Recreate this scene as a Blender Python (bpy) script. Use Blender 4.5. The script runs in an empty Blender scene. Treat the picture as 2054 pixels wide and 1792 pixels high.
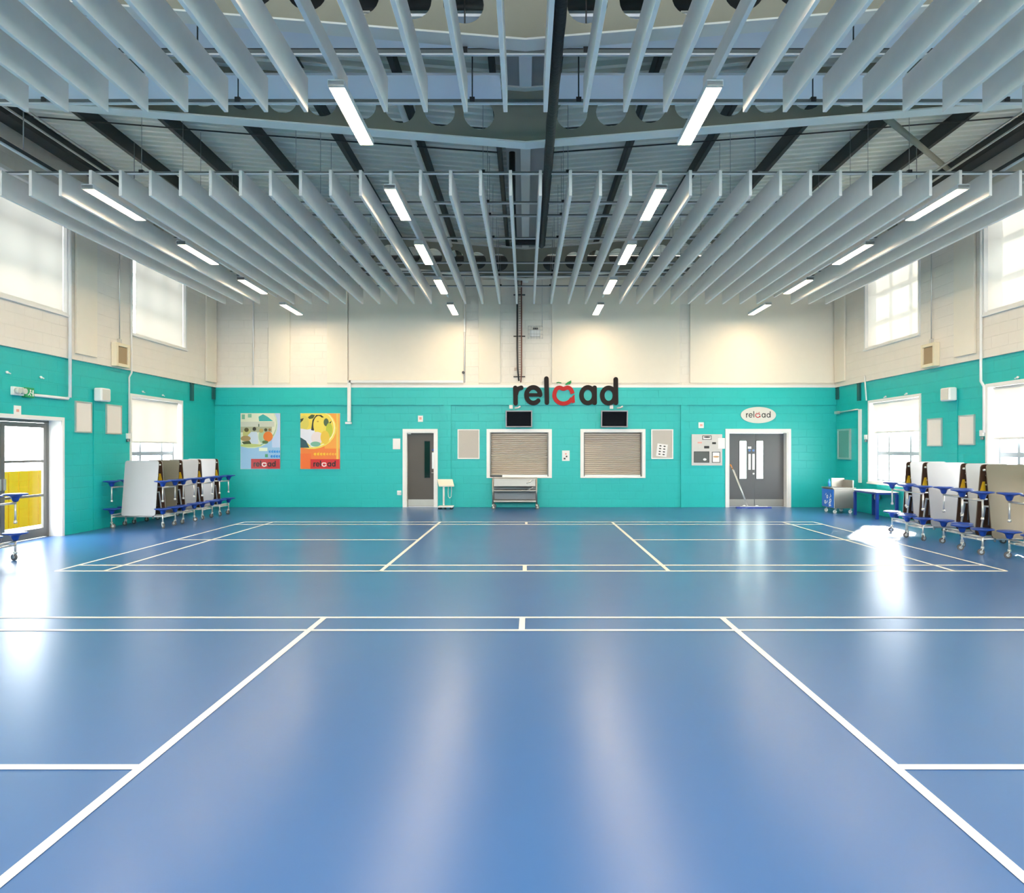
import bpy, bmesh, math, random
from mathutils import Vector, Matrix
random.seed(7)
scene = bpy.context.scene
col = scene.collection
PI = math.pi
# ------------------------------------------------------------------ survey of the hall
F = 1347.0            # focal length in pixels of the 2054 wide frame
VX, VY = 1054.0, 901.0
CZ = 1.68             # eye height
D = 19.35             # distance to the back wall
W = 8.95              # half width of the hall
SB = F / D            # pixels per metre on the back wall
ZT = 3.447            # top of the turquoise paint
YN = -5.0             # wall behind the viewer
def bx(px): return (px - VX) / SB
def bz(py): return CZ + (VY - py) / SB
def sy(px): return F * W / abs(px - VX)
def sz(px, py): return CZ + (VY - py) * W / abs(px - VX)

# ------------------------------------------------------------------ materials
MATS = {}
def lin(c):
    return tuple((v / 255 / 12.92) if v <= 10.3 else ((v / 255 + .055) / 1.055) ** 2.4 for v in c)
def mat(name, rgb, rough=.5, metal=0.0, noise=0.0, nscale=6.0, bump=0.0, bscale=40.0, spec=.5, srgb=False):
    if name in MATS: return MATS[name]
    m = bpy.data.materials.new(name); m.use_nodes = True
    nt = m.node_tree; b = nt.nodes['Principled BSDF']
    c = lin(rgb) if srgb else rgb
    b.inputs['Base Color'].default_value = (*c, 1)
    b.inputs['Roughness'].default_value = rough
    b.inputs['Metallic'].default_value = metal
    b.inputs['Specular IOR Level'].default_value = spec
    tc = nt.nodes.new('ShaderNodeTexCoord')
    if noise > 0:
        n = nt.nodes.new('ShaderNodeTexNoise'); n.inputs['Scale'].default_value = nscale; n.inputs['Detail'].default_value = 5
        nt.links.new(tc.outputs['Object'], n.inputs['Vector'])
        mx = nt.nodes.new('ShaderNodeMix'); mx.data_type = 'RGBA'
        mx.inputs[6].default_value = (*[v * (1 - noise) for v in c], 1)
        mx.inputs[7].default_value = (*[min(1, v * (1 + noise)) for v in c], 1)
        nt.links.new(n.outputs['Fac'], mx.inputs[0]); nt.links.new(mx.outputs[2], b.inputs['Base Color'])
    if bump > 0:
        n2 = nt.nodes.new('ShaderNodeTexNoise'); n2.inputs['Scale'].default_value = bscale
        nt.links.new(tc.outputs['Object'], n2.inputs['Vector'])
        bp = nt.nodes.new('ShaderNodeBump'); bp.inputs['Strength'].default_value = bump; bp.inputs['Distance'].default_value = .01
        nt.links.new(n2.outputs['Fac'], bp.inputs['Height']); nt.links.new(bp.outputs['Normal'], b.inputs['Normal'])
    MATS[name] = m
    return m
def emat(name, rgb, strength):
    m = bpy.data.materials.new(name); m.use_nodes = True; nt = m.node_tree
    b = nt.nodes['Principled BSDF']
    b.inputs['Base Color'].default_value = (.8, .8, .8, 1)
    b.inputs['Emission Color'].default_value = (*rgb, 1); b.inputs['Emission Strength'].default_value = strength
    MATS[name] = m; return m
def blockwork(name, rgb, axis):
    """painted blockwork: joints come from a bump only"""
    m = mat(name, rgb, .42, noise=.05, nscale=3.0)
    nt = m.node_tree; b = nt.nodes['Principled BSDF']
    tc = nt.nodes.new('ShaderNodeTexCoord'); sp = nt.nodes.new('ShaderNodeSeparateXYZ'); cb = nt.nodes.new('ShaderNodeCombineXYZ')
    nt.links.new(tc.outputs['Object'], sp.inputs[0])
    nt.links.new(sp.outputs[axis], cb.inputs[0]); nt.links.new(sp.outputs[2], cb.inputs[1])
    br = nt.nodes.new('ShaderNodeTexBrick'); br.inputs['Scale'].default_value = 1.0
    br.inputs['Brick Width'].default_value = .45; br.inputs['Row Height'].default_value = .225
    br.inputs['Mortar Size'].default_value = .008; br.inputs['Mortar Smooth'].default_value = .6
    br.inputs['Color1'].default_value = (1, 1, 1, 1); br.inputs['Color2'].default_value = (.93, .93, .93, 1); br.inputs['Mortar'].default_value = (.3, .3, .3, 1)
    nt.links.new(cb.outputs[0], br.inputs['Vector'])
    n = nt.nodes.new('ShaderNodeTexNoise'); n.inputs['Scale'].default_value = 30
    nt.links.new(tc.outputs['Object'], n.inputs['Vector'])
    ad = nt.nodes.new('ShaderNodeMath'); ad.operation = 'MULTIPLY_ADD'; ad.inputs[1].default_value = .25
    nt.links.new(n.outputs['Fac'], ad.inputs[0]); nt.links.new(br.outputs['Color'], ad.inputs[2])
    bp = nt.nodes.new('ShaderNodeBump'); bp.inputs['Strength'].default_value = .5; bp.inputs['Distance'].default_value = .012
    nt.links.new(ad.outputs[0], bp.inputs['Height']); nt.links.new(bp.outputs['Normal'], b.inputs['Normal'])
    return m
TEAL = (.008, .47, .455)
M_teal_x = blockwork('teal_paint_back', TEAL, 0)
M_teal_y = blockwork('teal_paint_side', TEAL, 1)
M_cream_x = blockwork('cream_paint_back', (.80, .74, .65), 0)
M_cream_y = blockwork('cream_paint_side', (.80, .74, .66), 1)
M_panel = mat('cream_panel', (.84, .77, .65), .8, noise=.02, bump=.1, bscale=200)
M_white = mat('white_gloss_paint', (.83, .81, .78), .35)
M_plas = mat('white_plastic', (.82, .81, .79), .4)
M_fin = mat('baffle_felt', (.86, .81, .765), .85, noise=.04, nscale=8, bump=.08, bscale=150)
M_deck = mat('galvanised_deck', (.88, .88, .80), .5, .0, noise=.08, nscale=2)
M_purl = mat('dark_purlin', (.045, .045, .043), .55, noise=.1)
M_beam = mat('olive_grey_steel', (.31, .30, .235), .5, noise=.03)
M_valley = mat('pale_valley_lining', (.92, .91, .87), .6)
M_flange = mat('lit_flange_tone', (.84, .83, .77), .5)  # same paint as the web, its lit look put into the colour
M_soffit = mat('white_soffit', (.80, .81, .85), .7)
M_rail = mat('grey_rail', (.16, .18, .18), .45, .5)
M_railw = mat('white_rail', (.74, .75, .76), .45)
M_black = mat('black_lagging', (.012, .012, .012), .6, bump=.6, bscale=25)
M_blackp = mat('black_plastic', (.015, .014, .014), .35)
M_letter = mat('black_brown_letter', (.016, .011, .010), .5, noise=.1, nscale=20, spec=.15)
M_screen = mat('black_screen', (.004, .004, .006), .15, spec=.12)
M_grey = mat('grey_metal', (.33, .33, .34), .4, .6)
M_alu = mat('aluminium', (.62, .60, .57), .35, .7)
M_steel = mat('stainless_steel', (.40, .375, .335), .42, .9, noise=.05, nscale=4)
M_chrome = mat('chrome_tube', (.70, .68, .64), .30, .6)
M_shut = mat('shutter_slats', (.50, .44, .37), .4, .45)
M_dkdoor = mat('grey_brown_door', (.085, .072, .060), .45, noise=.05, bump=.05)
M_grdoor = mat('mid_grey_door', (.115, .115, .118), .42, noise=.04)
M_dframe = mat('grey_door_metal', (.17, .165, .155), .4, .3)
M_wframe = mat('grey_window_metal', (.30, .34, .38), .4, .3)
M_dkglass = mat('dark_room_glass', (.006, .018, .014), .08)  # opaque pane, darkness of the room behind put into its colour
M_blue = mat('blue_plastic', (.010, .055, .33), .35)
M_bluem = mat('blue_metal', (.012, .045, .30), .35)
M_lam = mat('grey_white_laminate', (.42, .41, .41), .45, noise=.03, nscale=5)
M_taupe = mat('taupe_leaf_tone', (.21, .18, .13), .45, noise=.04, nscale=5)  # darker, browner leaf tone used on two of the tables
M_brown = mat('brown_board', (.060, .026, .012), .6, noise=.25, nscale=9)
M_yellow = mat('yellow_sticker', (.80, .50, .02), .5)
M_tyre = mat('grey_tyre', (.12, .11, .11), .6)
M_paper = mat('white_paper', (.84, .82, .80), .7)
M_boardf = mat('grey_felt_board', (.52, .48, .43), .9, noise=.05, nscale=60)
M_pboard = mat('pale_board', (.80, .74, .68), .7)
M_red = mat('red_gloss', (.42, .005, .004), .4, spec=.2)
M_green = mat('green_gloss', (.006, .24, .06), .4, spec=.2)
M_exitg = mat('exit_green', (.01, .33, .11), .4)
M_pink = mat('pale_red_print', (.75, .35, .30), .6)
M_ink = mat('dark_ink', (.03, .03, .03), .6)
M_mesh = mat('brown_mesh', (.36, .26, .15), .7, bump=.5, bscale=120)
M_cframe = mat('cream_casing', (.80, .70, .50), .5)
M_copper = mat('brown_red_pipe', (.22, .085, .055), .45)
M_concr = mat('pale_concrete', (.62, .60, .56), .8, noise=.06)
M_yfence = mat('yellow_fence_paint', (.20, .10, .004), 1.0, noise=.05, spec=0.0)
M_outw = mat('sun_screen_white', (.82, .82, .82), .8)
M_orange = mat('orange_grip', (.70, .25, .04), .5)

def floor_mat():
    m = mat('blue_sports_vinyl', (.043, .130, .335), .33, noise=.05, nscale=1.3, bump=.012, bscale=220)
    nt = m.node_tree; b = nt.nodes['Principled BSDF']
    tc = nt.nodes.new('ShaderNodeTexCoord')
    n = nt.nodes.new('ShaderNodeTexNoise'); n.inputs['Scale'].default_value = 1.1; n.inputs['Detail'].default_value = 3; n.inputs['Roughness'].default_value = .5
    nt.links.new(tc.outputs['Object'], n.inputs['Vector'])
    mr = nt.nodes.new('ShaderNodeMapRange'); mr.inputs[3].default_value = .265; mr.inputs[4].default_value = .305
    nt.links.new(n.outputs['Fac'], mr.inputs[0]); nt.links.new(mr.outputs[0], b.inputs['Roughness'])
    return m
M_floor = floor_mat()
M_line = mat('white_court_line', (.84, .81, .75), .4)

def glass_mat():
    m = bpy.data.materials.new('window_glass'); m.use_nodes = True; nt = m.node_tree
    for n in list(nt.nodes): nt.nodes.remove(n)
    o = nt.nodes.new('ShaderNodeOutputMaterial'); mx = nt.nodes.new('ShaderNodeMixShader')
    t = nt.nodes.new('ShaderNodeBsdfTransparent'); g = nt.nodes.new('ShaderNodeBsdfGlossy'); g.inputs['Roughness'].default_value = .03
    t.inputs['Color'].default_value = (.94, .96, .95, 1)
    f = nt.nodes.new('ShaderNodeLayerWeight'); f.inputs['Blend'].default_value = .5
    pw = nt.nodes.new('ShaderNodeMath'); pw.operation = 'POWER'; pw.inputs[1].default_value = 5
    ma = nt.nodes.new('ShaderNodeMath'); ma.operation = 'MULTIPLY_ADD'; ma.inputs[1].default_value = .9; ma.inputs[2].default_value = .03
    nt.links.new(f.outputs['Facing'], pw.inputs[0]); nt.links.new(pw.outputs[0], ma.inputs[0])
    nt.links.new(ma.outputs[0], mx.inputs[0]); nt.links.new(t.outputs[0], mx.inputs[1]); nt.links.new(g.outputs[0], mx.inputs[2])
    nt.links.new(mx.outputs[0], o.inputs[0]); return m
M_glass = glass_mat()
def blind_mat():
    m = bpy.data.materials.new('translucent_blind'); m.use_nodes = True; nt = m.node_tree
    for n in list(nt.nodes): nt.nodes.remove(n)
    o = nt.nodes.new('ShaderNodeOutputMaterial'); mx = nt.nodes.new('ShaderNodeMixShader'); mx.inputs[0].default_value = .055
    d = nt.nodes.new('ShaderNodeBsdfDiffuse'); d.inputs['Color'].default_value = (.78, .74, .68, 1)
    t = nt.nodes.new('ShaderNodeBsdfTranslucent'); t.inputs['Color'].default_value = (.86, .80, .70, 1)
    nt.links.new(d.outputs[0], mx.inputs[1]); nt.links.new(t.outputs[0], mx.inputs[2]); nt.links.new(mx.outputs[0], o.inputs[0]); return m
M_blind = blind_mat()
LAMP = 34.0
M_lamp = emat('warm_lamp_diffuser', (1.0, .77, .50), LAMP)

# ------------------------------------------------------------------ mesh helpers
def NB(): return bmesh.new()
def quad(bm, pts, mi=0, smooth=False):
    f = bm.faces.new([bm.verts.new(p) for p in pts]); f.material_index = mi; f.smooth = smooth; return f
def hexa(bm, c, mi=0):
    """c: 8 corners, bottom ring then top ring"""
    v = [bm.verts.new(p) for p in c]
    for q in ((0, 3, 2, 1), (4, 5, 6, 7), (0, 1, 5, 4), (1, 2, 6, 5), (2, 3, 7, 6), (3, 0, 4, 7)):
        f = bm.faces.new([v[i] for i in q]); f.material_index = mi
def box(bm, x0, x1, y0, y1, z0, z1, mi=0):
    x0, x1 = sorted((x0, x1)); y0, y1 = sorted((y0, y1)); z0, z1 = sorted((z0, z1))
    hexa(bm, [(x0, y0, z0), (x1, y0, z0), (x1, y1, z0), (x0, y1, z0), (x0, y0, z1), (x1, y0, z1), (x1, y1, z1), (x0, y1, z1)], mi)
def tube(bm, pts, r, seg=8, mi=0, cap=True):
    pts = [Vector(p) for p in pts]; rings = []
    for i, p in enumerate(pts):
        a = pts[i] - pts[i - 1] if i else pts[1] - pts[0]
        b = pts[i + 1] - pts[i] if i < len(pts) - 1 else a
        t = (a.normalized() + b.normalized()).normalized()
        k = 1 / max(.5, t.dot(a.normalized()))
        up = Vector((0, 0, 1)) if abs(t.z) < .9 else Vector((0, 1, 0))
        u = t.cross(up).normalized(); w = u.cross(t).normalized()
        rings.append([bm.verts.new(p + (u * math.cos(2 * PI * j / seg) + w * math.sin(2 * PI * j / seg)) * r * (k if 0 < i < len(pts) - 1 else 1)) for j in range(seg)])
    for a, b in zip(rings, rings[1:]):
        for j in range(seg):
            f = bm.faces.new((a[j], a[(j + 1) % seg], b[(j + 1) % seg], b[j])); f.smooth = True; f.material_index = mi
    if cap:
        for rg in (rings[0], rings[-1]):
            f = bm.faces.new(rg); f.material_index = mi
def lathe(bm, prof, c, seg=20, mi=0):
    rings = []
    for r, z in prof:
        if r < 1e-5: rings.append([bm.verts.new((c[0], c[1], c[2] + z))])
        else: rings.append([bm.verts.new((c[0] + r * math.cos(2 * PI * j / seg), c[1] + r * math.sin(2 * PI * j / seg), c[2] + z)) for j in range(seg)])
    for a, b in zip(rings, rings[1:]):
        for j in range(seg):
            k = (j + 1) % seg
            if len(a) == 1 and len(b) == 1: continue
            if len(a) == 1: f = bm.faces.new((a[0], b[j], b[k]))
            elif len(b) == 1: f = bm.faces.new((a[j], a[k], b[0]))
            else: f = bm.faces.new((a[j], a[k], b[k], b[j]))
            f.smooth = True; f.material_index = mi
def prism(bm, poly, P, t0, t1, mi=0):
    """poly of (u,v) pushed from depth t0 to t1 with P(u,v,t)"""
    a = [bm.verts.new(P(u, v, t0)) for u, v in poly]; b = [bm.verts.new(P(u, v, t1)) for u, v in poly]
    fs = [bm.faces.new(a), bm.faces.new(list(reversed(b)))]
    n = len(poly)
    for i in range(n): fs.append(bm.faces.new((a[i], b[i], b[(i + 1) % n], a[(i + 1) % n])))
    for f in fs: f.material_index = mi
def ring(bm, outer, inner, P, t0, t1, mi=0):
    n = len(outer)
    L = [[bm.verts.new(P(u, v, t)) for u, v in lo] for lo, t in ((outer, t0), (inner, t0), (outer, t1), (inner, t1))]
    for i in range(n):
        k = (i + 1) % n
        for q in ((L[0][i], L[0][k], L[1][k], L[1][i]), (L[2][i], L[3][i], L[3][k], L[2][k]), (L[0][i], L[2][i], L[2][k], L[0][k]), (L[1][i], L[1][k], L[3][k], L[3][i])):
            f = bm.faces.new(q); f.material_index = mi
def ell(cx, cy, rx, ry, n=24, a0=0, a1=2 * PI, closed=True):
    m = n if closed else n + 1
    return [(cx + rx * math.cos(a0 + (a1 - a0) * i / n), cy + ry * math.sin(a0 + (a1 - a0) * i / n)) for i in range(m)]
def ribbon(pts, w, caps=True):
    pts = [Vector(p) for p in pts]; L, R = [], []; h = w / 2
    for i, p in enumerate(pts):
        a = (pts[i] - pts[i - 1]) if i else pts[1] - pts[0]
        b = (pts[i + 1] - pts[i]) if i < len(pts) - 1 else a
        t = (a.normalized() + b.normalized()).normalized(); n = Vector((-t.y, t.x))
        L.append(p + n * h); R.append(p - n * h)
    def cap(p, t):
        a0 = math.atan2(t.x, -t.y) if False else math.atan2(t.y, t.x)
        return [p + Vector((math.cos(a0 + PI / 2 - PI * k / 8), math.sin(a0 + PI / 2 - PI * k / 8))) * h for k in range(1, 8)]
    tE = (pts[-1] - pts[-2]).normalized(); tS = (pts[0] - pts[1]).normalized()
    out = L + (cap(pts[-1], tE) if caps else []) + list(reversed(R)) + (cap(pts[0], tS) if caps else [])
    return [(v.x, v.y) for v in out]
def obj(name, bm, mats, parent=None, kind=None, recalc=True, bevel=0):
    if recalc: bmesh.ops.recalc_face_normals(bm, faces=bm.faces)
    me = bpy.data.meshes.new(name); bm.to_mesh(me); bm.free()
    for m in (mats if isinstance(mats, (list, tuple)) else [mats]): me.materials.append(m)
    o = bpy.data.objects.new(name, me); col.objects.link(o)
    if parent: o.parent = parent
    if kind: o['kind'] = kind
    if bevel:
        b = o.modifiers.new('edge', 'BEVEL'); b.width = bevel; b.segments = 2; b.limit_method = 'ANGLE'
    return o
def tag(o, label, cat, group=None):
    o['label'] = label; o['category'] = cat
    if group: o['group'] = group
    return o
def thing(name, label, cat, loc=(0, 0, 0), group=None):
    o = bpy.data.objects.new(name, None); col.objects.link(o); o.location = loc; o.empty_display_size = .1
    return tag(o, label, cat, group)
def dup(root, loc, label, group=None):
    r = root.copy(); col.objects.link(r); r.location = loc; r['label'] = label
    if group: r['group'] = group
    for ch in list(root.children):
        c = ch.copy(); col.objects.link(c); c.parent = r
        for g in ch.children:
            d = g.copy(); col.objects.link(d); d.parent = c
    return r
PB = lambda u, v, t: (u, D - t, v)                    # back wall: t = distance out from the wall
PL = lambda u, v, t: (-W + t, u, v)                   # left wall, u = distance along
PR = lambda u, v, t: (W - t, u, v)                    # right wall
def wbox(bm, P, u0, u1, v0, v1, t0, t1, mi=0):
    prism(bm, [(u0, v0), (u1, v0), (u1, v1), (u0, v1)], P, t0, t1, mi)
def frame(bm, P, u0, u1, v0, v1, w, t0, t1, mi=0, bottom=True, wb=None):
    wb = w if wb is None else wb
    u0, u1 = sorted((u0, u1))
    wbox(bm, P, u0, u0 + w, v0, v1, t0, t1, mi); wbox(bm, P, u1 - w, u1, v0, v1, t0, t1, mi)
    wbox(bm, P, u0 + w, u1 - w, v1 - w, v1, t0, t1, mi)
    if bottom: wbox(bm, P, u0 + w, u1 - w, v0, v0 + wb, t0, t1, mi)

# ------------------------------------------------------------------ walls, floor, ground
def wall(name, P, u0, u1, v0, v1, holes, thick, mats, split=None):
    us = sorted({u0, u1, *[h[0] for h in holes], *[h[1] for h in holes]})
    vs = sorted({v0, v1, *[h[2] for h in holes], *[h[3] for h in holes], *([split] if split else [])})
    us = [u for u in us if u0 <= u <= u1]; vs = [v for v in vs if v0 <= v <= v1]
    def solid(i, j):
        if not (0 <= i < len(us) - 1 and 0 <= j < len(vs) - 1): return False
        cu = (us[i] + us[i + 1]) / 2; cv = (vs[j] + vs[j + 1]) / 2
        return not any(h[0] < cu < h[1] and h[2] < cv < h[3] for h in holes)
    bm = NB(); cache = {}
    def V(u, v, t):
        k = (round(u, 4), round(v, 4), t)
        if k not in cache: cache[k] = bm.verts.new(P(u, v, t))
        return cache[k]
    for i in range(len(us) - 1):
        for j in range(len(vs) - 1):
            if not solid(i, j): continue
            a, b, c, d = us[i], us[i + 1], vs[j], vs[j + 1]
            mi = 1 if split and c >= split - 1e-6 else 0
            fs = [[(a, c, 0), (b, c, 0), (b, d, 0), (a, d, 0)], [(a, c, -thick), (a, d, -thick), (b, d, -thick), (b, c, -thick)]]
            if not solid(i - 1, j): fs.append([(a, c, 0), (a, d, 0), (a, d, -thick), (a, c, -thick)])
            if not solid(i + 1, j): fs.append([(b, c, 0), (b, c, -thick), (b, d, -thick), (b, d, 0)])
            if not solid(i, j - 1): fs.append([(a, c, 0), (a, c, -thick), (b, c, -thick), (b, c, 0)])
            if not solid(i, j + 1): fs.append([(a, d, 0), (b, d, 0), (b, d, -thick), (a, d, -thick)])
            for f in fs:
                q = bm.faces.new([V(*p) for p in f]); q.material_index = mi
    return obj(name, bm, mats, kind='structure')
TH = .30
HIGH = [(15.15, 17.6), (10.65, 13.05), (6.15, 8.55), (1.65, 4.05)]
HZ0, HZ1 = 4.28, 6.5
LOWL = [(15.2, 17.5)]
LOWR = [(15.2, 17.5), (10.75, 13.02)]
LZ0, LZ1 = .82, 2.92
FRONT_FILL = [(-8.2, -4.5), (-3.9, -.3), (.3, 3.9), (4.5, 8.2)]   # unseen windows added behind the viewer to let in fill light
LD0, LD1, LDZ = 10.55, 12.98, 2.26      # glazed door on the left
wall('wall_left', PL, YN, D, 0, ZT, [(a, b, LZ0, LZ1) for a, b in LOWL] + [(LD0, LD1, -1, LDZ)], TH, [M_teal_y])
PLU = lambda u, v, t: (-W + .05 + t, u, v)
PRU = lambda u, v, t: (W - .05 - t, u, v)
wall('wall_left_upper', PLU, YN, D, ZT, 7.75, [(a, b, HZ0, HZ1) for a, b in HIGH], TH + .05, [M_cream_y])
wall('wall_right', PR, YN, D, 0, ZT, [(a, b, LZ0, LZ1) for a, b in LOWR], TH, [M_teal_y])
wall('wall_right_upper', PRU, YN, D, ZT, 7.75, [(a, b, HZ0, HZ1) for a, b in HIGH], TH + .05, [M_cream_y])
SH1 = (bx(982), bx(1101), bz(957), bz(867)); SH2 = (bx(1170), bx(1288.5), bz(957), bz(867))
DL = (bx(814), bx(872), -1, bz(867)); DR = (bx(1461), bx(1580), -1, bz(867))
wall('wall_back', PB, -W - .3, W + .3, 0, 7.75, [SH1, SH2, DL, DR], TH, [M_teal_x, M_cream_x], split=ZT)
wall('wall_front', lambda u, v, t: (u, YN + t, v), -W - .3, W + .3, 0, 7.75, [(a, b, 3.5, 6.4) for a, b in FRONT_FILL], TH, [M_teal_x, M_cream_x], split=ZT)

PB = lambda u, v, t: (u, D - .003 - t, v)
PL = lambda u, v, t: (-W + .003 + t, u, v)
PR = lambda u, v, t: (W - .003 - t, u, v)
PLU = lambda u, v, t: (-W + .053 + t, u, v)
PRU = lambda u, v, t: (W - .053 - t, u, v)
# floor with the court lines in the same mesh
def build_floor():
    bm = NB()
    box(bm, -W - .26, W + .26, YN, D + .3, -.12, 0, 0)
    zz = [.0012]
    def strip(x0, y0, x1, y1, w=.056):
        a, b = Vector((x0, y0)), Vector((x1, y1)); t = (b - a).normalized(); n = Vector((-t.y, t.x)) * w / 2
        zz[0] += .00012; z = zz[0]
        quad(bm, [(*(a + n), z), (*(b + n), z), (*(b - n), z), (*(a - n), z)], 1)
    def fy(py): return F * CZ / (py - VY)
    NX = -.02
    # far court: side lines, long and short lines (a badminton court lying across the hall)
    yb, yb2, yf2, yf = fy(1047.5), fy(1052.5), fy(1134.3), fy(1146)
    HL, HB, HS = 6.7, 5.94, 1.98
    xl = -6.46; xr = 6.62
    for yy, ww in ((yb, .09), (yb2, .09), (yf2, .07), (yf, .07)): strip(xl, yy, xr, yy, ww)
    ycen = fy(1083.3)
    strip(xl, yf, xl, yb); strip(xr, yf, xr, yb)
    strip(xl + .66, yf, xl + .66, yb); strip(xr - .72, yf, xr - .72, yb)
    strip(-1.99, yf, -1.96, yb); strip(1.97, yf, 1.99, yb)
    strip(xl, ycen, -1.98, ycen, .08); strip(1.98, ycen, xr, ycen, .08)
    strip(-.01, yf, -.01, yf2); strip(.02, yb - .04, .02, yb2 + .05)
    # near court
    y1, y2 = fy(1239.5), fy(1265)
    strip(-8.6, y1, 8.6, y1); strip(-8.6, y2, 8.6, y2)
    strip(-.035, y2, -.03, y1)
    strip(-2.05, .6, -2.0, y1); strip(1.95, .6, 1.955, y1)
    yc = fy(1540)
    strip(-8.6, yc, -2.03, yc); strip(1.955, yc, 8.6, yc)
    return obj('floor', bm, [M_floor, M_line], kind='structure', recalc=False)
build_floor()
bm = NB(); box(bm, -60, 60, -40, 60, -.6, -.14); obj('ground_outside', bm, M_concr, kind='structure')
bm = NB(); box(bm, 2.5, 11.5, D + 3.2, D + 3.45, -.14, 3.6)
obj('wall_sun_screen', bm, M_outw, kind='structure')  # added screen, keeps the sun from entering by the double door

bm = NB(); box(bm, -4.2, 3.95, D + .31, D + .5, 0, 3.6); obj('wall_leak_stop', bm, mat('dim_grey_backing', (.12, .12, .12), .8), kind='structure')  # added backing, stops sky light leaking round the shutters and dark door
# pilaster strips and head course on the back wall
bm = NB()
for a, b in ((435, 890), (905, 1365), (1378, 1676)):
    wbox(bm, PB, bx(a), bx(b), bz(813), ZT, 0, .055)
wbox(bm, PB, bx(890), bx(905), 0, ZT, 0, .05); wbox(bm, PB, bx(1365), bx(1378), 0, ZT, 0, .05)
obj('trim_1', bm, M_teal_x, kind='structure')
bm = NB(); wbox(bm, PB, -W, W, ZT, ZT + .07, 0, .062); obj('trim_2', bm, M_white, kind='structure')
for nm, P in (('trim_3', PL), ('trim_4', PR)):
    bm = NB(); wbox(bm, P, 4, D, 2.9, 2.915, 0, .004); wbox(bm, P, 13.9, 14.2, .0, 2.9, 0, .012)
    obj(nm, bm, M_teal_y, kind='structure')

# ------------------------------------------------------------------ roof
HC = 5.05; SL = .083
def deckH(x): return CZ + HC + SL * abs(x)
def build_ceiling():
    bm = NB(); pitch = .20; y = YN - .2; prof = []
    while y < D + .3:
        prof += [(y, 0), (y + .07, 0), (y + .09, .07), (y + .18, .07)]; y += pitch
    for sgn in (-1, 1):
        xa, xb = sgn * .32, sgn * (W + .35)
        A = [bm.verts.new((xa, yy, deckH(xa) + h)) for yy, h in prof]; B = [bm.verts.new((xb, yy, deckH(xb) + h)) for yy, h in prof]
        for i in range(len(prof) - 1): bm.faces.new((A[i], A[i + 1], B[i + 1], B[i]))
    box(bm, -.33, .33, YN - .2, D + .3, CZ + HC - .03, CZ + HC + .1, 1)
    return obj('ceiling', bm, [M_deck, mat('grey_valley_sheet', (.50, .49, .48), .6)], kind='structure')
build_ceiling()
# purlins (C sections) running down the hall
for sgn in (-1, 1):
    for x in (.40, 1.70, 3.08, 4.45, 5.82, 7.2, 8.55):
        bm = NB(); X = sgn * x; z1 = deckH(X) - .002; h = .20 if x < 4 else .25
        box(bm, X - .004, X + .004, YN, D, z1 - h, z1)
        for zz in (z1 - h, z1 - .006): box(bm, X - .004, X + sgn * .07, YN, D, zz, zz + .006)
        box(bm, X + sgn * .064, X + sgn * .07, YN, D, z1 - h, z1 - h + .03)
        if x > 8: box(bm, X + sgn * .07, X + sgn * .28, YN, D, z1 - h, z1 - h + .008)
        obj('purlin', bm, M_purl, kind='structure')
bm = NB(); box(bm, -.08, .08, YN, D, CZ + HC - .26, CZ + HC - .04)
obj('valley_beam', bm, M_valley, kind='structure')

def cell_beam(Y, h0):
    """cambered cellular steel beam with round openings, lowest at the valley"""
    bm = NB(); p = .525; r = .205; hh = .70; t = .012
    zb = lambda x: CZ + h0 + SL * abs(x)
    for sgn in (-1, 1):
        # solid centre plate
        P = lambda u, v, tt: (sgn * u, Y + tt, zb(u) + v)
        prism(bm, [(0, 0), (.36, 0), (.36, hh), (0, hh)], P, -t, t)
        u = .36
        while u < W:
            u1 = min(u + p, W + .2); cu = (u + u1) / 2
            rect = []; n = 24
            for k in range(n):
                a = 2 * PI * k / n + PI / n * 0
                ca, sa = math.cos(a), math.sin(a); hx, hy = (u1 - u) / 2, hh / 2
                m = min(hx / abs(ca) if abs(ca) > 1e-6 else 1e9, hy / abs(sa) if abs(sa) > 1e-6 else 1e9)
                rect.append((cu + ca * m, hh / 2 + sa * m))
            # put exact corners in
            cor = [(u1, hh), (u, hh), (u, 0), (u1, 0)]
            for c in cor:
                i = min(range(n), key=lambda k: (rect[k][0] - c[0]) ** 2 + (rect[k][1] - c[1]) ** 2); rect[i] = c
            ring(bm, rect, ell(cu, hh / 2, r, r, n), P, -t, t)
            u = u1
        # flanges
        for v0, v1 in ((-.02, 0), (hh, hh + .02)):
            prism(bm, [(0, v0), (W + .2, v0), (W + .2, v1), (0, v1)], P, -.10, .10, 1)
    return obj('roof_beam', bm, [M_beam, M_flange], kind='structure')
HB0 = 4.07
for Y in (F * HB0 / 813 , F * HB0 / 611, F * HB0 / 341): cell_beam(Y, HB0)

# white soffit boards between the two nearer beams
for a, b in ((6.86, 7.40), (7.94, 8.48)):
    for sgn in (-1, 1):
        bm = NB(); box(bm, sgn * .3, sgn * (W - .06), a, b, CZ + 4.42, CZ + 4.45)
        obj('ceiling_soffit_board', bm, M_soffit, kind='structure')

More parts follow.
